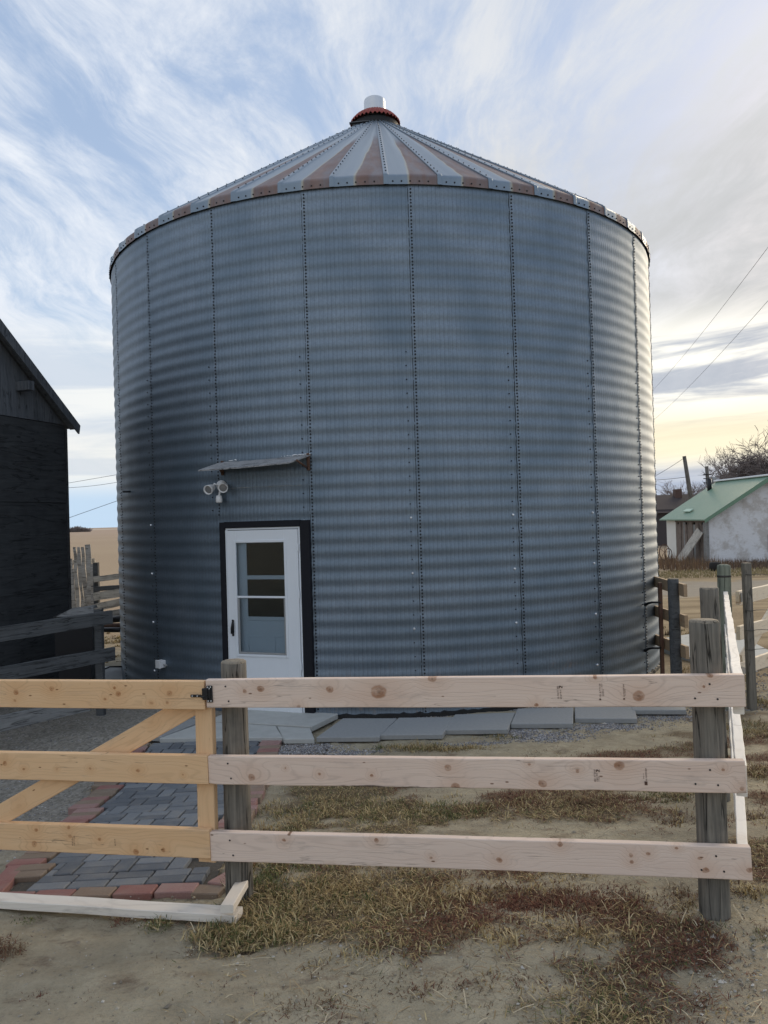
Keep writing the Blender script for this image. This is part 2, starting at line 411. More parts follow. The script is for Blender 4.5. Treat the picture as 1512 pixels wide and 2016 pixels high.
M_brownsteel = simple('brown_steel', (.115, .062, .042), .75, .0, .001, .5, 30)
M_wire = simple('wire_steel', (.06, .055, .05), .6, .4)
M_cable = simple('power_cable', (.08, .08, .085), .7)
M_pole = wood_old('pole_timber', (.10, .09, .08), (.17, .155, .135), (.05, .045, .04))
M_tarp = simple('grey_tarp', (.33, .34, .34), .6, 0, .004, .4, 9)
M_rubber = simple('tyre_rubber', (.018, .016, .015), .8, 0, .004, .3, 30)
M_rust = simple('rusty_iron', (.10, .045, .025), .85, 0, .003, .5, 30)
M_ink = simple('stamp_ink', (.10, .055, .04), .9)
M_rock = simple('pebble_stone', (.36, .34, .31), .9, 0, .004, .45, 40, .2)
M_gal_hinge = simple('galvanised_hinge', (.45, .46, .47), .4, .8)

# galvanised wall sheet: UV u = metres round the wall, v = metres up
def mk_galv():
    m, t, b = mat('galvanised_wall')
    uv = t.n('ShaderNodeUVMap').outputs[0]; u, v, _ = t.sep(uv); r = t.rnd()
    p = t.comb(t.m('ADD', u, t.m('MULTIPLY', r, 50)), v, 0)
    spangle = t.vor(t.map(p, (1, 1, 1)), 55, 1, 'Color'); sg = t.sep(spangle)[0]
    big = t.noise(p, 1.3, 4, .55)
    st = t.noise(t.map(p, (38, .5, 1)), 1, 4, .6)
    col = t.mix(t.mr(big, .3, .7), (.156, .206, .258), (.238, .288, .343))
    col = t.mix(t.m('MULTIPLY', sg, .32), col, (.13, .165, .20))
    col = t.mix(t.m('MULTIPLY', t.mr(st, .5, .75), .28), col, (.13, .16, .20))
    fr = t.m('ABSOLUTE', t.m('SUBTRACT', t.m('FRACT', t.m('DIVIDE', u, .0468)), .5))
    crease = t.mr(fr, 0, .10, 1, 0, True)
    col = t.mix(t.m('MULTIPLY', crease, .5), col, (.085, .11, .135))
    # rust freckles and dirt low on the sheet
    rn = t.noise(t.map(p, (7, 4, 1)), 1, 6, .7)
    low = t.mr(v, .05, .75, 1, 0, True)
    rmask = t.m('MULTIPLY', t.mr(rn, .55, .70, 0, 1, True), t.m('MULTIPLY', low, t.mr(r, .45, .6, .15, 1)))
    col = t.mix(t.m('MULTIPLY', rmask, .75), col, (.33, .21, .13))
    rough = t.m('ADD', .47, t.m('ADD', t.m('MULTIPLY', st, .14), t.m('MULTIPLY', rmask, .3)))
    quilt = t.m('MULTIPLY', t.m('COSINE', t.m('MULTIPLY', u, 2 * math.pi / .0468)), t.m('ADD', .30, t.m('MULTIPLY', big, .5)))
    h = t.m('ADD', t.m('ADD', quilt, t.m('MULTIPLY', crease, 1.2)), t.m('MULTIPLY', t.noise(t.map(p, (9, 3, 1)), 1, 3), 1.6))
    setb(t, b, col, rough, t.m('SUBTRACT', .80, t.m('MULTIPLY', rmask, .7)), t.bump(h, .0016, .7))
    return m
M_galv = mk_galv()

def mk_roof():
    m, t, b = mat('roof_sheet')
    uv = t.n('ShaderNodeUVMap').outputs[0]; u, v, _ = t.sep(uv); r = t.rnd()
    p = t.comb(t.m('ADD', u, t.m('MULTIPLY', r, 40)), v, 0)
    w1 = t.noise(t.map(p, (2.2, 5, 1)), 1, 3, .5)
    # right half of each sheet: old red primer showing, dying out up the slope
    bnd = t.m('ADD', t.m('ADD', .50, t.m('MULTIPLY', t.m('POWER', v, 1.5), .62)), t.m('MULTIPLY', t.m('SUBTRACT', w1, .5), .20))
    edge = t.m('SUBTRACT', u, bnd)
    msk = t.m('MULTIPLY', t.mr(edge, -.012, .015, 0, 1, True), t.mr(v, t.m('ADD', .42, t.m('MULTIPLY', r, .25)), t.m('ADD', .60, t.m('MULTIPLY', r, .3)), 1, 0, True))
    streak = t.mr(t.m('ABSOLUTE', t.m('ADD', edge, t.m('ADD', .05, t.m('MULTIPLY', v, .10)))), .0, .16, 1, 0, True)
    n = t.noise(t.map(p, (7, 3, 1)), 1, 5, .6)
    steel = t.mix(n, (.16, .21, .262), (.225, .272, .318))
    steel = t.mix(t.m('MULTIPLY', streak, t.mr(v, .25, .7, .1, .6)), steel, (.36, .40, .43))
    rust = t.mix(t.mr(t.noise(t.map(p, (3, 14, 1)), 1, 5, .6), .3, .7), (.15, .075, .058), (.235, .145, .115))
    col = t.mix(t.m('MULTIPLY', msk, t.mr(t.noise(t.map(p, (4, 7, 1)), 1, 5, .65), .3, .6, .45, .9)), steel, rust)
    fr = t.mr(t.m('ABSOLUTE', t.m('ADD', edge, .01)), 0, .045, 1, 0, True)
    col = t.mix(t.m('MULTIPLY', t.m('MULTIPLY', fr, t.mr(v, .45, .65, .55, 0)), .8), col, (.48, .40, .24))
    setb(t, b, col, t.m('ADD', .40, t.m('MULTIPLY', msk, .22)), t.m('SUBTRACT', .62, t.m('MULTIPLY', msk, .5)), t.bump(n, .002, .4))
    return m
M_roof = mk_roof()

def mk_glass():
    m = bpy.data.materials.new('door_glass'); m.use_nodes = True; m.node_tree.nodes.clear(); t = NT(m.node_tree)
    o = t.n('ShaderNodeOutputMaterial'); tr = t.n('ShaderNodeBsdfTransparent'); gl = t.n('ShaderNodeBsdfGlossy'); mx = t.n('ShaderNodeMixShader'); fz = t.n('ShaderNodeFresnel')
    tr.inputs[0].default_value = (.80, .85, .88, 1); gl.inputs['Roughness'].default_value = .02; fz.inputs[0].default_value = 1.42
    L = m.node_tree.links; L.new(fz.outputs[0], mx.inputs[0]); L.new(tr.outputs[0], mx.inputs[1]); L.new(gl.outputs[0], mx.inputs[2]); L.new(mx.outputs[0], o.inputs[0])
    return m
M_glass = mk_glass()
M_darkpane = simple('dark_pane', (.008, .008, .008), .05, 0, 0, 0, 5, .35)

def mk_paver(name, a, b_):
    m, t, b = mat(name); oc = t.tc('Object'); r = t.rnd()
    p = t.vm('ADD', oc, t.comb(t.m('MULTIPLY', r, 91), 0, 0))
    n = t.noise(p, 90, 4, .7); n2 = t.noise(p, 7, 3)
    col = t.mix(r, a, b_)
    col = t.mix(t.m('MULTIPLY', t.mr(n, .4, .8), .35), col, tuple(v * .5 for v in a))
    col = t.mix(t.m('MULTIPLY', t.mr(n2, .45, .75), .30), col, (.33, .30, .25))
    setb(t, b, col, .85, 0, t.bump(n, .003, .7), .25); return m
M_pgrey = mk_paver('charcoal_paver', (.115, .127, .142), (.215, .232, .248))
M_pred = mk_paver('red_paver', (.28, .135, .115), (.34, .22, .20))
M_pbrown = mk_paver('brown_paver', (.22, .17, .125), (.28, .20, .15))
M_jointsand = simple('joint_sand', (.11, .10, .085), .95, 0, .01, .5, 60, .1)

def mk_ground():
    m, t, b = mat('earth')
    p = t.tc('Object'); x, y, z = t.sep(p)
    n1 = t.noise(p, 1.1, 5, .6); n2 = t.noise(p, 7, 6, .65); n3 = t.noise(p, 55, 5, .7); n4 = t.noise(p, .35, 3)
    crack = t.vor(t.vm('ADD', p, t.map(t.noise(p, 6, 3, .5, 0, True), (.12, .12, .12))), 11, 1, 'Distance', 'DISTANCE_TO_EDGE')
    clay = t.mix(t.mr(n2, .3, .7), (.315, .272, .19), (.445, .392, .285))
    clay = t.mix(t.m('MULTIPLY', t.mr(n1, .45, .68, 0, 1, True), .5), clay, (.22, .185, .132))
    clay = t.mix(t.m('MULTIPLY', t.mr(n3, .52, .75), .45), clay, (.16, .14, .11))
    ck = t.m('MULTIPLY', t.mr(crack, 0, .018, 1, 0), t.mr(n1, .42, .55, 1, 0))
    clay = t.mix(t.m('MULTIPLY', ck, .10), clay, (.15, .125, .10))
    litter = t.mr(t.noise(t.map(p, (3, 5, 3), (4, 4, 4)), 1, 6, .7), .54, .72, 0, 1, True)
    clay = t.mix(t.m('MULTIPLY', litter, .72), clay, (.135, .092, .064))
    la = t.n('ShaderNodeAttribute', attribute_name='litter').outputs['Fac']
    th_ = t.mix(t.mr(t.noise(t.map(p, (60, 60, 10)), 1, 4, .7), .35, .65), (.075, .052, .036), (.19, .14, .085))
    clay = t.mix(t.m('MULTIPLY', la, .85), clay, th_)
    # grey gravelly apron left of the paving and round the slabs
    gn = t.m('ADD', t.m('MULTIPLY', t.m('SUBTRACT', n1, .5), 2.0), 0)
    gl = t.m('MULTIPLY', t.mr(t.m('ADD', x, gn), -2.0, -1.3, 1, 0, True), t.m('MULTIPLY', t.mr(y, 4.2, 5.4, 0, 1, True), t.mr(y, 11, 13, 1, 0, True)))
    grv = t.mix(t.mr(t.vor(p, 45, 1, 'Color'), .2, .9), (.18, .168, .148), (.40, .375, .335))
    grv = t.mix(t.m('MULTIPLY', t.mr(n2, .4, .7), .5), grv, (.24, .215, .175))
    col = t.mix(t.m('MULTIPLY', gl, .85), clay, grv)
    # yard beyond the side fence
    yard = t.mr(t.m('ADD', x, t.m('MULTIPLY', gn, .4)), 3.2, 4.2, 0, 1, True)
    yard = t.m('MULTIPLY', yard, t.mr(y, 8.5, 10.5, 0, 1, True))
    yc = t.mix(t.mr(t.noise(t.map(p, (.35, 1.6, 1)), 1, 6, .65), .35, .66), (.20, .145, .085), (.37, .285, .175))
    col = t.mix(yard, col, yc)
    road = t.m('MULTIPLY', t.mr(t.m('ADD', y, t.m('MULTIPLY', gn, 1.5)), 19.5, 20.5, 0, 1, True), t.mr(t.m('ADD', y, t.m('MULTIPLY', gn, 1.5)), 23.5, 24.5, 1, 0, True))
    col = t.mix(t.m('MULTIPLY', t.m('MULTIPLY', road, yard), .8), col, (.29, .26, .215))
    # stubble far away
    far = t.mr(y, 25, 30, 0, 1, True)
    fleft = t.m('MULTIPLY', t.mr(x, -3.2, -4, 0, 1), t.mr(y, 12, 17, 0, 1, True))
    fld = t.mix(t.noise(t.map(p, (.012, .05, 1)), 1, 5, .6), (.30, .222, .148), (.39, .30, .20))
    fld = t.mix(t.m('MULTIPLY', t.mr(y, 60, 300, 0, 1), .55), fld, (.36, .27, .215))
    strip = t.m('MULTIPLY', t.mr(y, 700, 720), t.mr(y, 900, 950, 1, 0))
    fld = t.mix(t.m('MULTIPLY', strip, .6), fld, (.62, .55, .45))
    col = t.mix(t.m('MAXIMUM', far, fleft), col, fld)
    h = t.m('ADD', t.m('ADD', t.m('MULTIPLY', n2, 1.0), t.m('MULTIPLY', n3, .35)), t.m('MULTIPLY', ck, -.12))
    setb(t, b, col, .95, 0, t.bump(h, .035, 1.0), .12)
    return m
M_ground = mk_ground()
M_gravel = None
def mk_attr(name, rough=.8, trans=0):
    m, t, b = mat(name)
    a = t.n('ShaderNodeAttribute', attribute_name='Col').outputs[0]
    setb(t, b, a, rough, 0, None, .2)
    return m
M_blade = mk_attr('plant_blade'); M_stonecol = mk_attr('gravel_stone', .9)

# ================================================================== GROUND
def axis(bps):
    out = []
    for (a, b_, st) in bps:
        k = max(1, int(round((b_ - a) / st))); out += [a + (b_ - a) * i / k for i in range(k)]
    out.append(bps[-1][1]); return out
xs = axis([(-2500, -600, 400), (-600, -120, 80), (-120, -24, 12), (-24, -8, 2), (-8, -3, .25), (-3, 3.2, .045), (3.2, 8, .2), (8, 24, 2), (24, 120, 12), (120, 600, 80), (600, 2500, 400)])
ys = axis([(-2500, -600, 400), (-600, -100, 80), (-100, -10, 10), (-10, 0, 1), (0, 2.4, .2), (2.4, 5.2, .035), (5.2, 9, .06), (9, 14, .3), (14, 40, 1.5), (40, 120, 8), (120, 600, 60), (600, 4000, 400)])
gv = []
for yy in ys:
    for xx in xs:
        z = gh(xx, yy)
        if -5 < xx < 6 and 2 < yy < 14:
            v = Vector((xx, yy, 0))
            z += .018 * mnoise.noise(v * 1.7) + .010 * mnoise.noise(v * 5.1) + .009 * mnoise.noise(v * 14) + .006 * mnoise.noise(v * 27)
            if -2.75 < xx < -.6 and 3.3 < yy < 8.4: z -= .022
        gv.append((xx, yy, z))
nx = len(xs)
def litter_at(x, y):
    v = Vector((x, y, 0))
    m_ = .5 + .55 * mnoise.noise(v * 1.25 + Vector((3, 1, 0))) + .38 * mnoise.noise(v * 3.3) + .22 * mnoise.noise(v * 8)
    w_ = 0.
    if -1.0 < x < 6 and 2.2 < y < 9:
        # beside the path and along both sides of the fence, thinning towards the camera and the bare ground by the slabs
        w_ = sstep(-1.05, -.55, x) * (1 - .75 * sstep(6.3, 7.0, y) * (1 - sstep(2.3, 3.0, x)))
        w_ *= .58 + .42 * sstep(2.9, 3.35, y)
        w_ *= 1 - .72 * sstep(1.05, 1.5, x) * (1 - sstep(3.3, 3.6, y))
        bare = sstep(4.15, 4.3, y) * (1 - sstep(4.55, 4.75, y)) * sstep(-.2, .3, x)
        w_ *= 1 - .75 * bare
    elif -4 < x < -1 and 2.2 < y < 3.5: w_ = .22
    return max(0., min(1., sstep(.38, .72, m_ * (.35 + .75 * w_)) * (1 if w_ > 0 else 0)))
gf = [(j * nx + i, j * nx + i + 1, (j + 1) * nx + i + 1, (j + 1) * nx + i) for j in range(len(ys) - 1) for i in range(nx - 1)]
gme = mesh('ground', gv, gf, M_ground, True)
ga = gme.attributes.new('litter', 'FLOAT', 'POINT'); ga.data.foreach_set('value', [litter_at(v[0], v[1]) if (-4 < v[0] < 6 and 2 < v[1] < 9) else 0. for v in gv])
g = link('ground', gme, kind='structure'); g['label'] = 'dry clay yard with patchy dead grass'

# ================================================================== GRAIN BIN
BC = (0.04, 12.455); RB = 4.115; ZT = 5.79; PITCHW = .1505; NP = 22; DA = 2 * math.pi / NP; A0 = R_(4.5)
def cyl(a, r, z): return Vector((BC[0] + r * math.sin(a), BC[1] - r * math.cos(a), z))
bin_ = thing('grain_bin', 'round corrugated steel grain bin with conical rust-striped roof and white door', 'grain bin', (BC[0], BC[1], 0))
MBIN = Matrix.Translation((BC[0], BC[1], 0))
AMP = .0046
def panel_mesh(name, z0, z1, a0=0., a1=DA + R_(.35), lapped=True):
    nz = int(round((z1 - z0) / PITCHW * 8)); nu = 9
    vs = []; fs = []; uvs = []
    for j in range(nz + 1):
        z = z0 + (z1 - z0) * j / nz
        wv = AMP * math.cos(2 * math.pi * z / PITCHW)
        for i in range(nu + 1):
            a = a0 + (a1 - a0) * i / nu
            lap = .006 * (1 - i / nu)
            r = RB + wv + lap
            vs.append((r * math.sin(a), -r * math.cos(a), z)); uvs.append((a * RB, z))
        # inner lip on the exposed edge
    W = nu + 1
    for j in range(nz):
        for i in range(nu): fs.append((j * W + i, j * W + i + 1, (j + 1) * W + i + 1, (j + 1) * W + i))
    lip0 = len(vs)
    for j in range(nz + 1): vs.append(vs[j * W]); uvs.append(uvs[j * W])
    base = len(vs)
    for j in range(nz + 1):
        v = vs[j * W]; s_ = (RB - .02) / RB
        vs.append((v[0] * s_, v[1] * s_, v[2])); uvs.append((a0 * RB, v[2]))
    for j in range(nz): fs.append((base + j, lip0 + j, lip0 + j + 1, base + j + 1))
    me = mesh(name, vs, fs, M_galv, True)
    ul = me.uv_layers.new(name='UVMap')
    li = np.empty(len(me.loops), dtype=np.int32); me.loops.foreach_get('vertex_index', li)
    ul.data.foreach_set('uv', np.array(uvs, dtype=np.float32)[li].ravel())
    # sharp lap edge
    return me
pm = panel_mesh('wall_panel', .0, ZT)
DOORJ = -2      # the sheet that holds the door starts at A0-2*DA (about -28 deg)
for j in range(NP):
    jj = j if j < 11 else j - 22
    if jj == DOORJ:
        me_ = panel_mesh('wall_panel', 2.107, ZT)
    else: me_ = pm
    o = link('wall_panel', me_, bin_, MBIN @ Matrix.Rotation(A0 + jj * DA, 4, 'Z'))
# seams: bolts + dark strip painting the lap shadow, one column each
def hexbolt(mb, a, z, r=.0105, h=.008, r0=None):
    P0 = None
    ro = (r0 if r0 else RB + AMP * math.cos(2 * math.pi * z / PITCHW)) + .0055
    n = Vector((math.sin(a), -math.cos(a), 0)); u = Vector((math.cos(a), math.sin(a), 0)); k = Vector((0, 0, 1))
    ctr = n * ro + Vector((0, 0, z)); vs = []
    for rr, hh in ((r, -.004), (r, h * .5), (r * .55, h)):
        for q_ in range(6):
            an = q_ * math.pi / 3; vs.append(ctr + (u * math.cos(an) + k * math.sin(an)) * rr + n * hh)
    fs = [(b_ * 6 + q_, b_ * 6 + (q_ + 1) % 6, (b_ + 1) * 6 + (q_ + 1) % 6, (b_ + 1) * 6 + q_) for b_ in range(2) for q_ in range(6)] + [(12, 13, 14, 15, 16, 17)]
    mb.add(vs, fs, False)
def seam_mesh(zlo):
    mb = MB()
    z = zlo + .05
    while z < ZT - .03:
        hexbolt(mb, R_(.36), z + random.uniform(-.002, .002)); z += PITCHW / 4
    z = max(zlo + .06, .1)
    z = math.ceil((z - .045) / PITCHW) * PITCHW + .045
    while z < 3.98:
        hexbolt(mb, R_(-1.02) + random.uniform(-.0006, .0006), z, .0075); z += PITCHW
    return mb.mesh('seam_bolts', M_bolt)
shadem = MB()  # added broken dark strip, stands in for the contact shadow beside each lap edge
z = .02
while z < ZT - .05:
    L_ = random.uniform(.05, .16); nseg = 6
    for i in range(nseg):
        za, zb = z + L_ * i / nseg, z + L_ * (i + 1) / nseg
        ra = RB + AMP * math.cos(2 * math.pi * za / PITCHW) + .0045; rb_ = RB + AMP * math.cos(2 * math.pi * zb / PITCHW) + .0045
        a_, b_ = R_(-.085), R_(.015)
        shadem.add([(ra * math.sin(a_), -ra * math.cos(a_), za), (ra * math.sin(b_), -ra * math.cos(b_), za), (rb_ * math.sin(b_), -rb_ * math.cos(b_), zb), (rb_ * math.sin(a_), -rb_ * math.cos(a_), zb)], [(0, 1, 2, 3)], True)
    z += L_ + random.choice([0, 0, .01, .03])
shade_me = shadem.mesh('seam_shade', M_seamshade)
sm_full = seam_mesh(0); sm_door = seam_mesh(2.2)
brm = MB()
for z in (.346, .95, 1.553, 2.155): hexbolt(brm, R_(-1.02), math.floor(z / PITCHW) * PITCHW + .045, .0145, .014)
br_me = brm.mesh('bright_screws', M_bright)
for j in range(NP):
    jj = j if j < 11 else j - 22
    if abs(jj) > 6: continue
    Mr = MBIN @ Matrix.Rotation(A0 + jj * DA, 4, 'Z')
    link('seam_bolts', sm_door if jj == DOORJ else sm_full, bin_, Mr, 'stuff')
    if jj != DOORJ: link('seam_shade', shade_me, bin_, Mr, 'stuff')
    if jj in (-3, -1, 0, 1, 2): link('bright_screws', br_me, bin_, Mr, 'stuff')
# foundation tar lip
tar = MB()
ntar = 260; vs = []; fs = []
for i in range(ntar + 1):
    a = R_(-12) + R_(160) * i / ntar
    jt = .012 * mnoise.noise(Vector((i * .45, 0, 0))) + .012 * mnoise.noise(Vector((i * 1.7, 3, 0)))
    top = .035 + jt * 1.4; ro = RB + .026 + abs(jt) * .8
    vs += [cyl(a, RB - .02, top + .01), cyl(a, ro, top), cyl(a, ro + .018, -.05)]
for i in range(ntar):
    for k in range(2): fs.append((i * 3 + k, i * 3 + k + 1, (i + 1) * 3 + k + 1, (i + 1) * 3 + k))
tar.add(vs, fs, False).build('foundation_seal', M_tar, bin_)
# roof sheets
NRF = 44; DR = 2 * math.pi / NRF
RIM = (RB + .028, ZT + .0)
PROF = [(RB + .026, ZT - .012), (RB + .024, ZT + .075), (RB + .016, ZT + .092), (RB - .006, ZT + .112)]
RT, ZTOP = .36, 8.44
for k in range(1, 13): 
    f_ = k / 12; PROF.append((RB - .006 + (RT - RB + .006) * f_, ZT + .112 + (ZTOP - ZT - .112) * f_))
def roof_mesh():
    us = [0, .0, .015, .03, .075, .10, .25, .4, .55, .7, .85, 1.03]
    hs = [0, .015, .018, .018, .015, .003, 0, 0.003, .004, .003, 0, 0]
    hs[0] = -.01
    vs = []; uvs = []; fs = []; W = len(us)
    L = [0]
    for i in range(1, len(PROF)): L.append(L[-1] + math.hypot(PROF[i][0] - PROF[i - 1][0], PROF[i][1] - PROF[i - 1][1]))
    for i, (r, z) in enumerate(PROF):
        a_, b_ = PROF[max(i - 1, 0)], PROF[min(i + 1, len(PROF) - 1)]
        tr, tz = b_[0] - a_[0], b_[1] - a_[1]; ln = math.hypot(tr, tz); nr, nz_ = tz / ln, -tr / ln
        for u, h in zip(us, hs):
            # seam rib keeps its width up the slope
            uu = u if u > .12 else u * (PROF[0][0] / max(r, .9))
            h2 = h * (1 if i > 1 else .55)
            rr, zz = r + nr * h2, z + nz_ * h2; an = uu * DR
            vs.append((rr * math.sin(an), -rr * math.cos(an), zz)); uvs.append((u, L[i] / L[-1]))
    for i in range(len(PROF) - 1):
        for k in range(W - 1): fs.append((i * W + k, i * W + k + 1, (i + 1) * W + k + 1, (i + 1) * W + k))
    me = mesh('roof_panel', vs, fs, M_roof, False)
    ul = me.uv_layers.new(name='UVMap'); li = np.empty(len(me.loops), dtype=np.int32); me.loops.foreach_get('vertex_index', li)
    ul.data.foreach_set('uv', np.array(uvs, dtype=np.float32)[li].ravel())
    return me
rm = roof_mesh()
rb = MB()
slope_n = Vector((0, -(PROF[-1][1] - PROF[4][1]), -(PROF[-1][0] - PROF[4][0]))).normalized()
slope_n = Vector((0, -abs(slope_n.y), abs(slope_n.z)))
for k in range(24):
    f_ = (k + .6) / 24.5; r = PROF[3][0] + (RT - PROF[3][0]) * f_; z = PROF[3][1] + (ZTOP - PROF[3][1]) * f_
    u = .05 * PROF[0][0] / max(r, .9) * DR
    P = Vector((r * math.sin(u), -r * math.cos(u), z)) + slope_n * .018
    a1 = Vector((1, 0, 0)); b1 = slope_n.cross(a1); vs = []
    for rr, hh in ((.009, -.006), (.009, .004), (.005, .008)):
        for q_ in range(6): vs.append(P + (a1 * math.cos(q_ * 1.0472) + b1 * math.sin(q_ * 1.0472)) * rr + slope_n * hh)
    rb.add(vs, [(b_ * 6 + q_, b_ * 6 + (q_ + 1) % 6, (b_ + 1) * 6 + (q_ + 1) % 6, (b_ + 1) * 6 + q_) for b_ in range(2) for q_ in range(6)] + [(12, 13, 14, 15, 16, 17)])
for u in (.17, .33, .49, .66, .83): hexbolt(rb, u * DR, ZT + .022, .0095, .009, RB + .0205)
rb_me = rb.mesh('roof_bolts', M_bolt)
for j in range(NRF):
    Mr = MBIN @ Matrix.Rotation(A0 + R_(.4) + (j + .5) * DR, 4, 'Z')
    link('roof_panel', rm, bin_, Mr)
    aj = ((A0 + j * DR + math.pi) % (2 * math.pi)) - math.pi
    if abs(aj) < R_(105): link('roof_bolts', rb_me, bin_, Mr, 'stuff')
# collar, scalloped skirt, vent pipe
nsc = 36
col_ = MB().lathe([(.36, 8.36), (.378, 8.44), (.378, 8.53), (.30, 8.58)], 48, BC).build('roof_collar', M_tar, bin_)
vs = []; fs = []
ns = nsc * 6
for i in range(ns):
    a = 2 * math.pi * i / ns; wv = math.cos(a * nsc)
    for r, z, am in ((.17, 8.755, 0), (.24, 8.725, .003), (.33, 8.66, .006), (.395, 8.585, .008), (.405, 8.56, .008)):
        vs.append(cyl(a, r + am * wv * .6, z + am * wv + (0 if z > 8.57 else .006 * wv)))
for i in range(ns):
    for k in range(4): fs.append((i * 5 + k, ((i + 1) % ns) * 5 + k, ((i + 1) % ns) * 5 + k + 1, i * 5 + k + 1)[::-1])
sk = MB().add(vs, fs, True).build('scalloped_skirt', M_redskirt, bin_)
sk['label'] = 'red scalloped metal skirt round the vent'
MB().lathe([(.172, 8.70), (.176, 8.72), (.176, 8.93), (.168, 8.955), (.145, 8.972), (.0, 8.98)], 40, BC).build('vent_pipe', M_vent, bin_)
bar = MB(); pA = at(688, 243, 12.0); pB = at(726, 239, 11.97)
bar.tube([pA, pB], .022, 4, True, False); bar.build('roof_strap', M_black, bin_)

# ---- door set in its sheet
DL = Vector((-1.862, 8.800, 0)); DRt = Vector((-.806, 8.427, 0))
dxv = (DRt - DL).normalized(); WID = (DRt - DL).length; dn = Vector((dxv.y, -dxv.x, 0))       # outward normal (towards viewer)
MD = frame(DL, dxv)          # local x right along wall, y into the bin, z up
ck = []
for i in range(24):
    a_ = A0 - 2 * DA + DA * (.12 + .8 * i / 23); ck.append(cyl(a_, RB + AMP * math.cos(2 * math.pi * 2.545 / PITCHW) + .004, 2.545 + random.uniform(-.003, .003)))
MB().tube(ck, [random.uniform(.001, .005) for _ in ck], 5).build('caulk_line', simple('pale_caulk', (.34, .36, .36), .8, 0, 0, .8, 30), bin_)
ws = [0.0, .075, .985, WID]
df = MB()
df.bbox((0, -.055, -.02), (.068, .02, 2.16), .003); df.bbox((.068, -.062, 2.095), (1.009, .02, 2.165), .003); df.bbox((1.009, -.055, -.02), (WID, .02, 2.16), .003)
df.build('door_frame', M_blackpaint, bin_, MD)
MB().box((-.03, .02, .0), (WID + .03, .035, 2.2)).build('opening_liner', M_dark_interior, bin_, MD)
x0, x1 = .072, 1.008; zb, zt = .022, 2.092
W2 = x1 - x0
MB().bbox((x0, -.040, zt - .022), (x1, -.022, zt), .002).build('door_jamb', M_whitepaint, bin_, MD)
dj = MB(); dj.bbox((x0, -.047, zb), (x0 + .022, -.022, zt - .023), .002); dj.bbox((x1 - .022, -.047, zb), (x1, -.022, zt - .023), .002)
dj.build('door_jamb', M_whitepaint, bin_, MD)
sd0, sd1 = x0 + .026, x1 - .026
gx0, gx1, gz0, gz1 = x0 + .15 * W2, x0 + .795 * W2, .675, 1.925
sd = MB()
sd.bbox((sd0, -.062, zb), (gx0, -.036, zt - .028), .002); sd.bbox((gx1, -.062, zb), (sd1, -.036, zt - .028), .002)
sd.bbox((gx0, -.062, gz1), (gx1, -.036, zt - .028), .001); sd.bbox((gx0, -.062, zb), (gx1, -.036, gz0), .001)
door = sd.build('storm_door', M_whitepaint, bin_, MD)
fr = MB()
for (a_, b_, c_, d_) in ((gx0 - .028, gz0 - .025, gx0, gz1 + .03), (gx1, gz0 - .025, gx1 + .028, gz1 + .03), (gx0, gz1, gx1, gz1 + .03), (gx0, gz0 - .025, gx1, gz0)): fr.bbox((a_, -.071, b_), (c_, -.0625, d_), .003)
fr.build('window_trim', M_whitepaint, door, MD)
MB().bbox((gx0 + .001, -.060, 1.305), (gx1 - .001, -.042, 1.328), .003).build('middle_rail', M_whitepaint, door, MD)
sc_ = MB(); M_scr = simple('screen_frame', (.30, .31, .31), .5)
for (a_, b_, c_, d_) in ((gx0 + .002, gz0 + .002, gx0 + .024, 1.300), (gx1 - .024, gz0 + .002, gx1 - .002, 1.300), (gx0 + .024, gz0 + .002, gx1 - .024, gz0 + .024)): sc_.bbox((a_, -.056, b_), (c_, -.044, d_), .002)
sc_.build('screen_frame', M_scr, door, MD)
MB().box((gx0 + .001, -.0505, gz0 + .001), (gx1 - .001, -.0475, 1.304)).build('glass_pane', M_glass, door, MD)
MB().box((gx0 + .001, -.0525, 1.329), (gx1 - .001, -.0495, gz1 - .001)).build('glass_pane', M_glass, door, MD)
hd = MB(); hx = sd0 + .052
hd.tube([(hx, -.063, .90), (hx - .002, -.09, .915), (hx + .004, -.10, .97), (hx + .012, -.095, 1.02), (hx + .004, -.063, 1.045)], [.012, .013, .012, .011, .012], 8)
hd.bbox((hx - .012, -.070, .875), (hx + .016, -.0625, 1.06), .004)
hd.build('handle', M_black, door, MD)
for hz_ in (.56, 1.35, 1.86): MB().bbox((sd1 - .006, -.070, hz_ - .04), (sd1 + .012, -.058, hz_ + .04), .002).build('hinge', M_whitepaint, door, MD)
# inner door behind the glass
idr = MB(); ix0, ix1, iz0, iz1 = gx0 + .085, gx1 + .03, 1.08, 1.935
yb = .0
idr.bbox((sd0, yb, .05), (ix0, yb + .018, 2.06), .002); idr.bbox((ix1, yb, .05), (sd1, yb + .018, 2.06), .002)
idr.bbox((ix0, yb, .05), (ix1, yb + .018, iz0), .001); idr.bbox((ix0, yb, iz1), (ix1, yb + .018, 2.06), .001)
inner = idr.build('inner_door', M_inner, bin_, MD)
fr = MB()
for (a_, b_, c_, d_) in ((ix0 - .02, iz0 - .03, ix0 + .022, iz1 + .0), (ix1 - .02, iz0 - .03, ix1 + .01, iz1), (ix0 + .022, 1.51, ix1 - .02, 1.555), (ix0 + .022, iz0 - .03, ix1 - .02, iz0 + .012), (ix0 + .022, iz1 - .015, ix1 - .02, iz1)): fr.bbox((a_, yb - .013, b_), (c_, yb - .001, d_), .003)
fr.build('sash_frame', M_inner, inner, MD)
MB().box((ix0 + .001, yb + .002, iz0 + .001), (ix1 - .001, yb + .008, iz1 - .001)).build('dark_pane', M_darkpane, inner, MD)
em = MB()
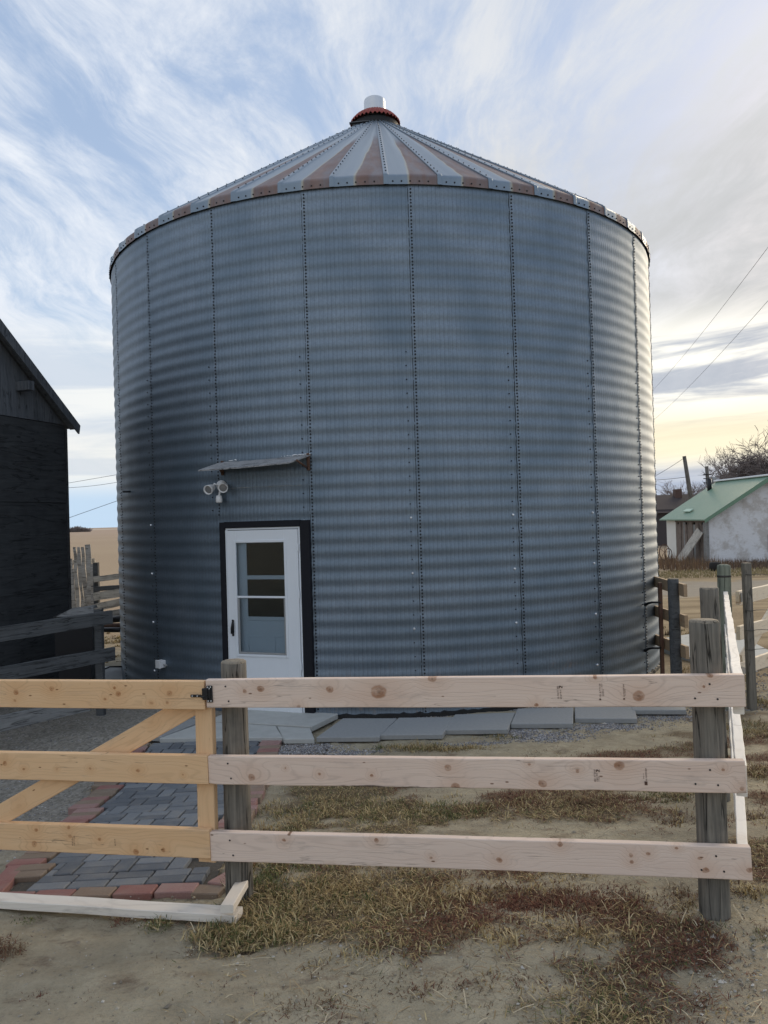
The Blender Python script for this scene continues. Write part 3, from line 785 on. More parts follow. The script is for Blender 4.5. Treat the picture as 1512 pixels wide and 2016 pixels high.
for (a_, c_) in ((ix0 + .01, ix0 + .19), (ix1 - .21, ix1 - .03)): em.bbox((a_, yb - .006, .86), (c_, yb - .0005, .875), .002); em.bbox((a_, yb - .006, .20), (a_ + .012, yb - .0005, .858), .002)
em.build('door_moulding', M_inner, inner, MD)
# awning
aw = MB()
BL = MD @ Vector((.02, -.02, 2.85)); BR = MD @ Vector((WID + .03, -.02, 2.875))
FLp = MD @ Vector((-.06, -.36, 2.745)); FRp = MD @ Vector((WID - .07, -.36, 2.775))
nA = 14; vs = []; fs = []
for i in range(nA + 1):
    f_ = i / nA
    for (pa, pb, sg) in ((BL, BR, 0), (FLp, FRp, 1)):
        P = pa.lerp(pb, f_) + Vector((0, 0, -.006 * math.sin(f_ * math.pi) + .004 * mnoise.noise(Vector((i * .9, sg * 5, 0)))))
        vs += [P, P - Vector((0, 0, .014))]
for i in range(nA):
    o_ = i * 4; n_ = o_ + 4
    fs += [(o_, o_ + 2, n_ + 2, n_), (o_ + 1, n_ + 1, n_ + 3, o_ + 3), (o_ + 2, o_ + 3, n_ + 3, n_ + 2), (o_, n_, n_ + 1, o_ + 1)]
fs += [(0, 1, 3, 2), (nA * 4, nA * 4 + 2, nA * 4 + 3, nA * 4 + 1)]
M_aw = wood_old('awning_board', (.24, .245, .25), (.38, .385, .39), (.12, .12, .125), vert=False)
awn = aw.add(vs, fs).build('awning', M_aw, bin_, Matrix.Identity(4))
fo = MB(); pts = []
for i in range(60):
    f_ = i / 59; P = BL.lerp(BR, .1 + .9 * f_) + Vector((0, 0, -.006 * math.sin(f_ * math.pi) + .008 + random.uniform(-.003, .005))) + dn * random.uniform(.0, .008); pts.append(P)
fo.tube(pts, [random.uniform(.003, .009) for _ in pts], 5); fo.build('foam_bead', M_plastic, awn)
br = MB(); br.bbox((.035, -.045, 2.70), (.062, -.015, 2.86), .003, MD); br.tube([MD @ Vector((.048, -.03, 2.70)), MD @ Vector((.045, -.12, 2.80))], .011, 5); br.build('bracket', M_brownsteel, awn)
br = MB(); br.bbox((WID - .01, -.045, 2.70), (WID + .02, -.015, 2.89), .003, MD); br.tube([MD @ Vector((WID + .004, -.03, 2.72)), MD @ Vector((WID - .02, -.27, 2.80))], .011, 5); br.build('bracket', M_brownsteel, awn)

# ---- security light
SL = MD @ Vector((.03, -.02, 2.58))
sl = thing('security_light', 'white twin-head motion security light left of the awning', 'security light', SL)
MB().lathe([(0, 0), (.0, 0)], 8)
def along(M, prof, n=16):
    "lathe about local z, transformed"
    vs = []; fs = []
    for r, z in prof:
        for k in range(n): vs.append(M @ Vector((r * math.cos(2 * math.pi * k / n), r * math.sin(2 * math.pi * k / n), z)))
    for i in range(len(prof) - 1):
        for k in range(n): fs.append((i * n + k, i * n + (k + 1) % n, (i + 1) * n + (k + 1) % n, (i + 1) * n + k))
    return vs, fs
def dirM(P, d_): 
    qd = Vector(d_).to_track_quat('Z', 'Y'); return Matrix.Translation(P) @ qd.to_matrix().to_4x4()
bs = MB(); bs.add(*along(dirM(SL + dn * .0, dn), [(.062, 0), (.062, .02), (.05, .035), (.03, .045), (0, .047)]), True); bs.build('base', M_plastic, sl)
for sx in (-1, 1):
    hp = SL + dn * .10 + dxv * (.088 * sx) + Vector((0, 0, -.02 - (.012 if sx < 0 else 0)))
    hdv = (dn * .95 + dxv * (.30 * sx) + Vector((0, 0, -.30))).normalized()
    if sx < 0: hdv = (dn * .8 + dxv * (-.1) + Vector((0, 0, -.35)) + Vector((-.0, -.3, 0))).normalized()
    h = MB(); h.add(*along(dirM(hp - hdv * .06, hdv), [(0, -.01), (.03, 0), (.040, .03), (.052, .09), (.056, .12), (.050, .122), (.044, .105), (0.0, .10)], 20), True)
    h.tube([SL + dn * .035 + dxv * (.02 * sx), SL + dn * .06 + dxv * (.06 * sx) + Vector((0, 0, .02)), hp - hdv * .03], .013, 8)
    hh = h.build('lamp_head', M_plastic, sl)
    ln_ = MB(); ln_.add(*along(dirM(hp - hdv * .06, hdv), [(0, .112), (.030, .110), (.043, .106)], 16), True); ln_.build('lens', simple('lamp_lens', (.20, .20, .20), .15), hh)
sn = MB(); sp = SL + dn * .07 + Vector((0, 0, -.15))
sn.tube([SL + dn * .035 + Vector((0, 0, -.03)), SL + dn * .06 + Vector((0, 0, -.10)), sp + Vector((0, 0, .03))], .011, 8)
sn.add(*along(Matrix.Translation(sp), [(0, -.045), (.03, -.045), (.037, -.035), (.037, .0), (.03, .035), (0, .04)], 16), True)
sn.build('motion_sensor', M_plastic, sl)

# ---- white junction box low on the wall
pbx = Vector((BC[0] + (RB + .008) * math.sin(R_(-43)), BC[1] - (RB + .008) * math.cos(R_(-43)), 0))
abx = R_(-42.6); pbx = cyl(abx, RB + .004, .46)
jb = thing('outlet_box', 'small white outlet box low on the corrugated wall', 'outlet box', pbx)
nb = Vector((math.sin(abx), -math.cos(abx), 0)); Mb = frame(pbx, Vector((math.cos(abx), math.sin(abx), 0)))
MB().bbox((-.045, -.075, -.045), (.055, .0, .045), .006, Mb).build('housing', M_plastic, jb)
MB().bbox((-.05, -.086, -.05), (.058, -.0755, .05), .004, Mb).build('cover', M_plastic, jb)
MB().tube([Mb @ Vector((.056, -.03, -.01)), Mb @ Vector((.075, -.02, -.012)), Mb @ Vector((.08, .0, -.02))], .014, 8).build('cable_gland', M_greyslab, jb)

# ---- small iron stub high on left wall
ab = R_(-54.5); P = cyl(ab, RB, 2.60)
MB().tube([P - Vector((0, 0, 0)), P + Vector((math.sin(ab), -math.cos(ab), 0)) * .10], .014, 6).build('wall_bolt', M_bolt, bin_)

# ================================================================== PATIO SLABS and DOOR PAD
def slab(parent, name, corners, zt_, th, mt, bev=.006):
    c4 = [Vector((x, y, 0)) for x, y in corners]; cen = sum(c4, Vector()) / 4
    bm = bmesh.new(); top = [bm.verts.new((c.x - cen.x, c.y - cen.y, 0)) for c in c4]; bot = [bm.verts.new((c.x - cen.x, c.y - cen.y, -th)) for c in c4]
    bm.faces.new(top[::-1]); bm.faces.new(bot)
    for i in range(4): bm.faces.new((top[i], top[(i + 1) % 4], bot[(i + 1) % 4], bot[i]))
    bmesh.ops.recalc_face_normals(bm, faces=bm.faces[:])
    bmesh.ops.bevel(bm, geom=[e for e in bm.edges], offset=bev, segments=1, affect='EDGES')
    me = bpy.data.meshes.new(name); bm.to_mesh(me); bm.free(); me.materials.append(mt)
    M = Matrix.Translation((cen.x, cen.y, zt_)) @ Matrix.Rotation(random.uniform(-.006, .006), 4, 'X') @ Matrix.Rotation(random.uniform(-.006, .006), 4, 'Y')
    return link(name, me, parent, M)
walk = thing('slab_walk', 'staggered grey concrete slab walk curving round the foot of the bin', 'walkway', (0, 7.8, 0.03)); walk['kind'] = 'structure'
del walk['category']
SLB = [[(-.50, 8.16), (.075, 8.10), (-.11, 7.42), (-.72, 7.46)], [(.09, 8.10), (.67, 8.06), (.50, 7.43), (-.10, 7.47)], [(.69, 8.19), (1.33, 8.19), (1.15, 7.55), (.53, 7.60)],
       [(1.38, 8.34), (1.98, 8.31), (1.82, 7.68), (1.21, 7.74)], [(2.03, 8.46), (2.66, 8.40), (2.50, 7.80), (1.89, 7.88)], [(2.69, 8.70), (3.25, 8.64), (3.10, 8.06), (2.56, 8.14)], [(3.32, 8.95), (3.85, 8.9), (3.75, 8.42), (3.22, 8.46)]]
for i, s_ in enumerate(SLB): slab(walk, 'paving_slab', s_, .052 + .004 * (i % 2), .05, M_greyslab)
slab(walk, 'door_pad', [(-1.72, 8.76), (-.56, 8.34), (-.80, 7.86), (-1.95, 8.22)], .055, .06, M_padslab)
slab(walk, 'door_pad', [(-1.97, 8.20), (-1.18, 7.95), (-1.05, 7.52), (-2.28, 7.60)], .048, .05, M_padslab)
slab(walk, 'door_pad', [(-1.165, 7.945), (-.815, 7.84), (-.735, 7.45), (-1.035, 7.47)], .044, .05, M_padslab)
slab(walk, 'paving_slab', [(-2.35, 8.45), (-1.99, 8.30), (-2.28, 7.66), (-2.66, 7.78)], .046, .05, M_greyslab)
slab(walk, 'paving_slab', [(-2.60, 8.9), (-2.06, 8.72), (-1.99, 8.33), (-2.32, 8.48)], .05, .05, M_greyslab)
cp = slab(None, 'concrete_path', [(4.05, 12.2), (5.8, 13.2), (5.4, 10.5), (4.35, 9.7)], .095, .12, M_padslab); cp['kind'] = 'structure'

# ================================================================== PAVER PATH
path = thing('paver_path', 'charcoal paver path edged with red pavers leading to the door', 'path', (-1.5, 5.5, .1)); path['kind'] = 'structure'
del path['category']
def paver_mesh(l, wd, h=.06):
    return MB().bbox((-l / 2, -wd / 2, -h), (l / 2, wd / 2, 0), .004).v, MB().bbox((-l / 2, -wd / 2, -h), (l / 2, wd / 2, 0), .004).f
pm_cache = {}
def paver(x, y, l, wd, mt, rot=0, dz=0, tiltx=0):
    key = (round(l, 3), round(wd, 3), mt.name)
    if key not in pm_cache:
        pm_cache[key] = MB().bbox((-l / 2, -wd / 2, -.06), (l / 2, wd / 2, 0), .005).mesh('paver', mt)
    e = .05; sx = (gh(x + e, y) - gh(x - e, y)) / (2 * e); sy = (gh(x, y + e) - gh(x, y - e)) / (2 * e)
    M = Matrix.Translation((x, y, gh(x, y) + .022 + dz + random.uniform(-.003, .003))) @ Matrix.Rotation(math.atan(sy) + random.uniform(-.012, .012) + tiltx, 4, 'X') @ Matrix.Rotation(-math.atan(sx) + random.uniform(-.012, .012), 4, 'Y') @ Matrix.Rotation(rot + random.uniform(-.012, .012), 4, 'Z')
    link('paver', pm_cache[key], path, M)
def lx(y): return -2.02 - .43 * (y - 4.0) / 3.4
def rx(y): return -.95 - .13 * (y - 4.0) / 3.0
U = .104
y = 4.045; row = 0
while y < 7.40:
    # a two-course band: pairs of stretchers and single headers, shifted from band to band
    L0 = lx(y + U) + .10 + .03 * math.sin(row * 2.1); R0_ = rx(y + U) - (.10 if row == 0 else .23)
    x = L0 - (.0 if row % 2 == 0 else .155); i = 0
    seq = [('S', 2 * U), ('H', U)]
    if row == 0: seq = [('S', 2 * U)]
    while x < R0_ - .02:
        k, wd = seq[i % len(seq)]; i += 1
        if k == 'S':
            for c_ in (0, 1):
                xa, xb = max(x, L0), min(x + wd, R0_ + .05)
                if xb - xa > .05: paver((xa + xb) / 2, y + U * (.5 + c_), xb - xa - .010, U - .009, M_pgrey)
        else:
            if x > L0 - .02: paver(x + U / 2, y + U, U - .009, 2 * U - .009, M_pgrey)
        x += wd
    for c_ in (0, 1):
        yy = y + U * (.5 + c_)
        if row > 0:
            paver(L0 - .108 - random.uniform(0, .03), yy, 2 * U - .008, U - .006, M_pred if random.random() < .5 else M_pbrown, 0, .002)
            if row > 1: paver(R0_ + .155 + random.uniform(0, .03), yy, 2 * U - .008, U - .006, M_pred if random.random() < .6 else M_pbrown, 0, .002)
    y += 2 * U; row += 1
# front border course, slightly tilted towards the gate
bx = [-2.635, -2.42, -2.20, -1.985, -1.77, -1.555, -1.34, -1.125]
for i, x in enumerate(bx): paver(x, 3.985 - .02 * (x + 1.1) * 1.0, .205, .106, [M_pred, M_pbrown, M_pred, M_pred, M_pred, M_pbrown, M_pred, M_pred][i], R_(-5), -.004, .05)
paver(-.955, 3.955, .15, .106, M_pbrown, R_(-12), -.008, .04)
for i in range(3): paver(-2.125 - i * .03, 4.12 + i * .19, .106, .20, M_pred, R_(8), 0)
paver(-.885, 4.09, .106, .205, M_pred, R_(-25), 0); paver(-.855, 4.30, .106, .205, M_pred, R_(-10), 0)
bed = MB()
vs = []; fs = []
nb_ = 40
for i in range(nb_ + 1):
    yy = 4.0 + (7.42 - 4.0) * i / nb_
    for x in (lx(yy) - .02, rx(yy) + .0): vs.append((x, yy, gh(x, yy) - .006))
for i in range(nb_): fs.append((i * 2, i * 2 + 1, i * 2 + 3, i * 2 + 2))
bed.add(vs, fs).build('joint_sand', M_jointsand, path)

# ================================================================== BOARDS / POSTS
def board_mesh(L, H, T, wob=.0015, wane=0, seed=0, bow=0.0, bev=.003):
    rs = random.Random(seed); nx_ = max(2, int(L / .04)); vs = []; fs = []
    ring = [(-T / 2, -H / 2 + bev), (-T / 2 + bev, -H / 2), (T / 2 - bev, -H / 2), (T / 2, -H / 2 + bev), (T / 2, H / 2 - bev), (T / 2 - bev, H / 2), (-T / 2 + bev, H / 2), (-T / 2, H / 2 - bev)]
    for i in range(nx_ + 1):
        x = L * i / nx_
        b_ = bow * 4 * (i / nx_) * (1 - i / nx_)
        wl = wane * max(0, mnoise.noise(Vector((x * 2.1 + seed, 0, 0))) * .8 + mnoise.noise(Vector((x * 11 + seed, 4, 0))) * .5 + .1)
        for (yy, zz) in ring:
            z2 = zz + b_ + wob * mnoise.noise(Vector((x * 3, seed, zz * 9)))
            if zz < -H / 2 + bev * .5 or (zz < 0 and abs(yy + T / 2) < 1e-6): z2 += wl * (1 if yy < 0 else .2)
            vs.append((x, yy + wob * mnoise.noise(Vector((x * 4, seed + 5, 0))), z2))
    n = 8
    for i in range(nx_):
        for k in range(n): fs.append((i * n + k, (i + 1) * n + k, (i + 1) * n + (k + 1) % n, i * n + (k + 1) % n))
    fs.append(tuple(range(n))); fs.append(tuple(nx_ * n + k for k in range(n))[::-1])
    return vs, fs
bseed = [3]
def board(name, A, B, H, T, mt, parent, wane=0, bow=0, up=Vector((0, 0, 1)), wob=.0015):
    "board whose viewer-side face centre line runs A->B"
    A = Vector(A); B = Vector(B); bseed[0] += 1.37
    M = frame(A, B - A, up)
    M = M @ Matrix.Translation((0, T / 2, 0))
    vs, fs = board_mesh((B - A).length, H, T, wob, wane, bseed[0], bow)
    o = link(name, mesh(name, vs, fs, mt), parent, M)
    return o
def nail_heads(parent, pts, nrm, r=.0042):
    mb = MB()
    for p_ in pts: mb.add(*along(dirM(Vector(p_), nrm), [(r, -.001), (r, .0012), (0, .0016)], 8), False)
    return mb.build('nail_heads', M_bolt, parent, None, 'stuff')
def post_mesh(r0, r1, H, seed, square=0, n=36, dome=.0, lean=0):
    rs = random.Random(seed); vs = []; fs = []; rows = 26
    cracks = [(rs.uniform(0, 2 * math.pi), rs.uniform(.25, .6), rs.uniform(.3, 1)) for _ in range(6)]
    for j in range(rows + 1):
        f_ = j / rows; z = H * f_; r = r0 + (r1 - r0) * f_
        for k in range(n):
            a = 2 * math.pi * k / n
            rr = r * (1 + .035 * mnoise.noise(Vector((math.cos(a) * 1.3 + seed, math.sin(a) * 1.3, z * .9))) + .012 * mnoise.noise(Vector((math.cos(a) * 6 + seed, math.sin(a) * 6, z * 2))))
            for (ca, w_, dp) in cracks:
                da = abs((a - ca - .15 * math.sin(z * 2 + ca) + math.pi) % (2 * math.pi) - math.pi)
                if da < .10 and f_ > .15: rr -= r * .14 * dp * (1 - da / .10) * min(1, (f_ - .15) * 3)
            if square: rr = rr * min(1 / max(abs(math.cos(a)), abs(math.sin(a))), 1.28)
            zz = z
            if j == rows: zz = H + .006 * mnoise.noise(Vector((math.cos(a) * 2, math.sin(a) * 2, seed)))
            vs.append((rr * math.cos(a), rr * math.sin(a), zz))
    for j in range(rows):
        for k in range(n): fs.append((j * n + k, j * n + (k + 1) % n, (j + 1) * n + (k + 1) % n, (j + 1) * n + k))
    side = len(fs)
    base = rows * n; last = None
    for sc_f, up_ in ((.93, .008 + dome * .5), (.5, .010 + dome), ):
        o_ = len(vs)
        for k in range(n):
            v = vs[base + k]; vs.append((v[0] * sc_f, v[1] * sc_f, H + up_))
        st = base if last is None else last
        for k in range(n): fs.append((st + k, st + (k + 1) % n, o_ + (k + 1) % n, o_ + k))
        last = o_
    vs.append((0, 0, H + .012 + dome)); ci = len(vs) - 1
    for k in range(n): fs.append((last + k, last + (k + 1) % n, ci))
    return vs, fs, side
def post(name, base, H, r0, r1, mt, parent, seed, square=0, dome=0, tilt=(0, 0), mt2=None, lab=None):
    vs, fs, side = post_mesh(r0, r1, H, seed, square, 36, dome)
    me = mesh(name, vs, fs, [mt, mt2 or M_post_end], not square)
    mi = [0] * side + [1] * (len(fs) - side); me.polygons.foreach_set('material_index', mi)
    M = Matrix.Translation(base) @ Matrix.Rotation(tilt[0], 4, 'X') @ Matrix.Rotation(tilt[1], 4, 'Y')
    return link(name, me, parent, M)

# ---- front fence
YA, YB = 3.72, 3.24
ff = thing('board_fence', 'front fence of three new pinkish boards between two round grey posts', 'fence', (.3, 3.55, .33))
p1 = post('fence_post', (-.770, 3.835, .22), 1.235, .068, .062, M_post, ff, 11)
p2 = post('fence_post', (1.395, 3.375, .28), 1.375, .066, .062, M_post, ff, 5, 0, 0, (0, R_(-.3)))
def fb(i, l, r, **k):
    A = (at(*l[0], YA) + at(*l[1], YA)) / 2; B = (at(*r[0], YB) + at(*r[1], YB)) / 2
    H = ((at(*l[0], YA) - at(*l[1], YA)).length + (at(*r[0], YB) - at(*r[1], YB)).length) / 2
    return board('fence_board', A, B, H, .038, M_pinks[i], ff, **k), A, B
b1, A1, B1 = fb(0, ((406, 1338.5), (406, 1393.5)), ((1467, 1328.5), (1467, 1392)))
b2, A2, B2 = fb(1, ((410, 1489), (411, 1545)), ((1468, 1499), (1468, 1562)), wane=.012)
b3, A3, B3 = fb(2, ((414, 1640), (415, 1695)), ((1479, 1668), (1481, 1735)), bow=.004)
fn = Vector((-(B1 - A1).y, (B1 - A1).x, 0)).normalized() * -1
npts = []
for A_, B_ in ((A1, B1), (A2, B2), (A3, B3)):
    u_ = (B_ - A_).normalized()
    for s_ in (.10, .115):
        npts += [A_ + u_ * s_ + Vector((0, 0, .035 if s_ < .11 else -.036))]
    for s_ in (.14, .11): npts += [B_ - u_ * s_ + Vector((0, 0, .03 if s_ > .12 else -.034))]
    npts += [B_ - u_ * .20 + Vector((0, 0, -.03))]
nail_heads(ff, [p_ + fn * .0015 for p_ in npts], fn)
# lumber stamps (flat print)
def ink_marks(x_m, A_, B_, parent, marks):
    "marks: list of (dx along board, z0, z1) strokes printed sideways"
    M = frame(A_, B_ - A_); mb = MB()
    for (u0, u1, z0, z1) in marks: mb.add([M @ Vector((x_m + u0, -.0025, z0)), M @ Vector((x_m + u1, -.0025, z0)), M @ Vector((x_m + u1, -.0025, z1)), M @ Vector((x_m + u0, -.0025, z1))], [(0, 1, 2, 3)])
    return mb.build('lumber_stamp', M_ink, parent)
def sideways(u, z0, z1, hgt, seed):
    rs = random.Random(seed); out = []; z = z0
    while z < z1:
        st = rs.uniform(.003, .0055); k = rs.random()
        out.append((u, u + hgt, z, z + .0013))
        if k > .35: out.append((u + (hgt - .0014 if k > .7 else 0), u + (hgt if k > .7 else .0014), z, z + st * .75))
        if k > .55: out.append((u, u + hgt, z + st * .65, z + st * .65 + .001))
        z += st + .0016
    return out
def two(u, z, s):
    # numeral 2 turned a quarter left: reading upward
    seg = [(0, 0, 0, 1), (0, 1, 1, 1), (1, 1, 1, 0)]
    w_ = .0018; o = []
    H_, W_ = s, s * .6      # text height runs along u (towards -u is text top)
    pts = [(0.15, 0), (0, .3), (0, .75), (.2, 1), (.42, .95), (1, 0), (1, 1)]
    for (a_, b_) in zip(pts[:-1], pts[1:]):
        n_ = 5
        for i in range(n_):
            f_ = (i + .5) / n_; uu = u + H_ * (a_[0] + (b_[0] - a_[0]) * f_); zz = z + W_ * (a_[1] + (b_[1] - a_[1]) * f_)
            o.append((uu - w_ / 2, uu + w_ / 2, zz - .0022, zz + .0022))
    return o
ink_marks(1.655, A1, B1, ff, sideways(0, -.028, .026, .007, 1) + sideways(.012, -.030, .008, .006, 2) + two(.010, .018, .013))
ink_marks(1.835, A1, B1, ff, sideways(0, -.022, .032, .006, 3) + sideways(.010, -.018, .034, .003, 4) + sideways(.015, -.018, .012, .003, 5) + [(-.003 + .001 * k, .006 - .001 * k, -.036 + .002 * k, -.034 + .002 * k) for k in range(5)])
ink_marks(1.935, A1, B1, ff, sideways(0, -.020, .032, .005, 6) + sideways(.007, -.018, .010, .003, 7) + [(-.002, .006, -.034, -.028)])
ink_marks(1.80, A2, B2, ff, sideways(0, -.026, .026, .007, 8) + sideways(.010, -.024, .010, .006, 9) + sideways(.018, -.024, -.004, .004, 10) + two(.011, .017, .013))
ink_marks(2.015, A2, B2, ff, sideways(0, -.018, .032, .0055, 12) + sideways(-.010, -.010, .012, .003, 13) + [(-.006, .006, -.038, -.022)])
# latch
lt = MB(); ux = (B1 - A1).normalized(); ML = frame(A1 + Vector((0, 0, 0)), ux)
lt.bbox((.006, -.008, -.040), (.034, -.001, .040), .001, ML); lt.bbox((-.014, -.020, -.026), (.014, -.002, .030), .003, ML); lt.bbox((.010, -.013, -.020), (.026, -.008, .022), .002, ML)
la = lt.build('latch_plate', M_black, ff)
scw = MB()
for (u_, z_) in ((.0125, .033), (.027, .034), (.0125, -.033), (.027, -.033), (.020, .026)): scw.add(*along(dirM(ML @ Vector((u_, -.0082, z_)), fn), [(.0038, 0), (.0034, .0012), (0, .0016)], 8))
scw.build('screws', M_bright, la, None, 'stuff')

# ---- gate
gt = thing('wooden_gate', 'new golden wooden gate with diagonal brace, shut beside the left post', 'gate', (-1.6, 3.85, .35))
def gb(i, yl, yr, xr):
    l = (at(0, yl[0], 3.95) + at(0, yl[1], 3.95)) / 2; r = (at(xr, yr[0], 3.715) + at(xr, yr[1], 3.715)) / 2
    dd = (l - r); L0_ = r + dd * 1.32
    return board('gate_board', L0_, r, .137, .038, M_golds[i], gt), L0_, r
g1, GA1, GB1 = gb(0, (1340, 1392.7), (1342, 1397), 402)
g2, GA2, GB2 = gb(1, (1482, 1534), (1488, 1545), 409)
g3, GA3, GB3 = gb(2, (1620, 1674), (1633.5, 1692), 413)
gdir = (GB2 - GA2).normalized(); gin = Vector((-gdir.y, gdir.x, 0))
def stile(xo, z0, z1, w_=.089):
    base = GB2 - gdir * xo + gin * .0395
    b_ = board('gate_stile', (base.x, base.y, z0), (base.x + .0, base.y + .0, z1), w_, .045, M_gold, gt, up=-gdir)
    return b_
stile(.035, .50, 1.375); stile(1.36, .52, 1.39)
bd0 = GB3 - gdir * 1.30 + gin * .040 + Vector((0, 0, -.02)); bd1 = GB1 - gdir * .13 + gin * .040 + Vector((0, 0, .0))
bd1 = at(405, 1372, 3.76 + .03); bd0 = at(-60, 1640, 3.965 + .04)
board('gate_brace', bd0, bd1, .105, .034, M_gold, gt)
sb = MB(); MG = frame(GB1, gdir)
sb.bbox((-.068, -.010, -.006), (-.014, -.001, .006), .002, MG); sb.tube([MG @ Vector((-.02, -.006, .0)), MG @ Vector((-.004, -.012, -.004)), MG @ Vector((.010, -.010, -.002))], .005, 6)
st_ = sb.build('latch_bar', M_black, gt)
scw = MB()
for u_ in (-.057, -.031): scw.add(*along(dirM(MG @ Vector((u_, -.0102, 0)), fn), [(.0036, 0), (.003, .0012), (0, .0015)], 8))
scw.build('screws', M_bright, st_, None, 'stuff')
# stamps on the lowest gate board
Lg3 = (GB3 - GA3).length
ink_marks(Lg3 - 1.03 + .29 - .0, GA3, GB3, gt, sideways(0, -.03, .012, .006, 21) + sideways(.010, -.03, .018, .005, 22))
ink_marks(Lg3 - .505, GA3, GB3, gt, sideways(0, -.022, .012, .006, 23))

# ---- threshold boards lying on the ground
TA = G(470, 1800, .03); TB = G(0, 1772, .03)
TD = (TB - TA); TB2 = TA + TD * 1.25
m_ = (TA - TB2).normalized()
th = link('ground_board', mesh('ground_board', *board_mesh((TA - TB2).length, .040, .089, .003, 0, 41), M_ground_board), None, frame(Vector((TB2.x, TB2.y, gh(TB2.x, TB2.y) + .030)), Vector((TA.x, TA.y, gh(TA.x, TA.y) + .026)) - Vector((TB2.x, TB2.y, gh(TB2.x, TB2.y) + .030))))
tag(th, 'long pale board lying on the ground under the gate', 'board')
SA = G(447, 1803, .06); SB = G(482, 1748, .05)
sbk = link('wood_block', mesh('wood_block', *board_mesh((SB - SA).length, .036, .060, .002, 0, 47), M_ground_board), None, frame(SA + Vector((0, 0, .03)), SB - SA + Vector((0, 0, .01))))
tag(sbk, 'short pale wood offcut resting on the board end by the post', 'wood offcut')

# ---- side fence running back on the right
sf = thing('board_fence', 'side fence of pale boards running back from the right corner post', 'fence', (2.3, 5.2, .2))
for (z0, z1) in ((1.335, 1.195), (.985, .845), (.63, .49)):
    board('fence_board', (1.512, 3.285, z0), (3.67, 8.28, z1), .138, .044, M_white_rail, sf, up=Vector((0, 0, 1)), wob=.006, wane=.006 if z0 < 1.2 else 0)
post('fence_post', (2.135, 5.02, .1), 1.53, .062, .058, M_post, sf, 21, 0, 0, (0, R_(-1.2)))
gp = post('fence_post', (3.645, 8.30, -.05), 1.58, .070, .068, M_greenpost, sf, 33, 0, .012, (0, 0), M_greenpost); gp['label'] = 'greenish treated post with chamfered top'
band = MB().lathe([(.071, 1.415), (.075, 1.425), (.071, 1.435)], 24, (3.645, 8.30)); band.build('wire_band', M_wire, gp)

# ---- pale gate on the right
rg = thing('wooden_gate', 'pale new wooden gate behind the thin post at the right edge', 'gate', (3.9, 8.0, .1))
def rgb_(pl, pr): return board('gate_board', at(*pl, 8.42), at(*pr, 9.6), .152, .042, M_pale, rg)
rgb_((1456, 1178), (1545, 1157)); rgb_((1457, 1247), (1545, 1222)); rgb_((1458, 1319), (1545, 1287))
board('gate_brace', at(1462, 1300, 8.50), at(1545, 1165, 9.66), .13, .030, M_pale, rg)
for (hx_, hy_) in ((1458, 1176), (1459, 1321)):
    P = at(hx_, hy_, 8.40); Q = at(hx_ + 14, hy_ - 2, 8.56); n0 = Vector((.5, -.85, 0)) * .012
    hb = MB(); hb.add([P + Vector((0, 0, .05)) + n0, P - Vector((0, 0, .05)) + n0, Q - Vector((0, 0, .012)) + n0, Q + Vector((0, 0, .012)) + n0, P + Vector((0, 0, .05)), P - Vector((0, 0, .05)), Q - Vector((0, 0, .012)), Q + Vector((0, 0, .012))], [(0, 1, 2, 3), (4, 7, 6, 5), (0, 3, 7, 4), (1, 5, 6, 2), (0, 4, 5, 1), (3, 2, 6, 7)])
    hb.build('hinge', M_gal_hinge, rg)

# ---- thin post with barbed wire
wp = thing('wire_fence', 'thin square grey post with barbed wire strands at the right edge', 'fence post', (3.87, 8.2, .08))
post('post', (3.855, 8.2, .0), 1.56, .040, .040, M_post, wp, 61, 1, 0, (0, R_(-.5)))
for k, (yy, dr) in enumerate(((1201, .0), (1240, .02), (1278, .0), (1130, .01))):
    P = at(1488, yy, 8.16); pts = []; mb = MB()
    for i in range(15):
        f_ = i / 14; pts.append(P + Vector((1.3 * f_, .9 * f_, -.04 * math.sin(f_ * 3.1) - dr * f_ + .006 * mnoise.noise(Vector((i * .8, k, 0))))))
    for i in range(10):
        a_ = 2 * math.pi * i / 9; 
    mb.tube([at(1468, yy + 1, 8.15), at(1479, yy + 2, 8.14), P] + pts[1:], .0035, 5)
    for i in (3, 7, 11):
        for s_ in (-1, 1): mb.tube([pts[i], pts[i] + Vector((.01 * s_, 0, .025 * s_))], .002, 4)
    mb.build('wire_strand', M_wire, wp)

# ---- short fence by the right wall of the bin
bf = thing('board_fence', 'short shaded fence panel with one dark post at the right wall of the bin', 'fence', (3.6, 9.2, 0))
for (l, r) in (((1284, 1137), (1346, 1163)), ((1284, 1194), (1348, 1224)), ((1284, 1250), (1350, 1285))):
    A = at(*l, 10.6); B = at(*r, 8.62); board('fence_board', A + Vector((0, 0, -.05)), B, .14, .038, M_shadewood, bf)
bpost = at(1331, 1380, 9.0); bt = at(1330, 1139, 9.0)
post('fence_post', (bpost.x - .01, 8.93, -.05), bt.z + .05, .066, .062, M_rail_dark, bf, 71, 0, 0, (0, R_(-.2)))
jp = thing('steel_post', 'slim brown steel post hooked to the right wall of the bin', 'post', (3.4, 9.6, 0))
Pj = at(1299, 1147, 9.75); Pk = at(1306, 1380, 9.75); 
MB().bbox((-.022, -.022, 0), (.022, .022, (Pj - Pk).length), .003, Matrix.Translation((Pk.x, Pk.y, Pk.z)) @ Matrix.Rotation(math.atan2(Pj.x - Pk.x, Pj.z - Pk.z), 4, 'Y')).build('shaft', M_brownsteel, jp)
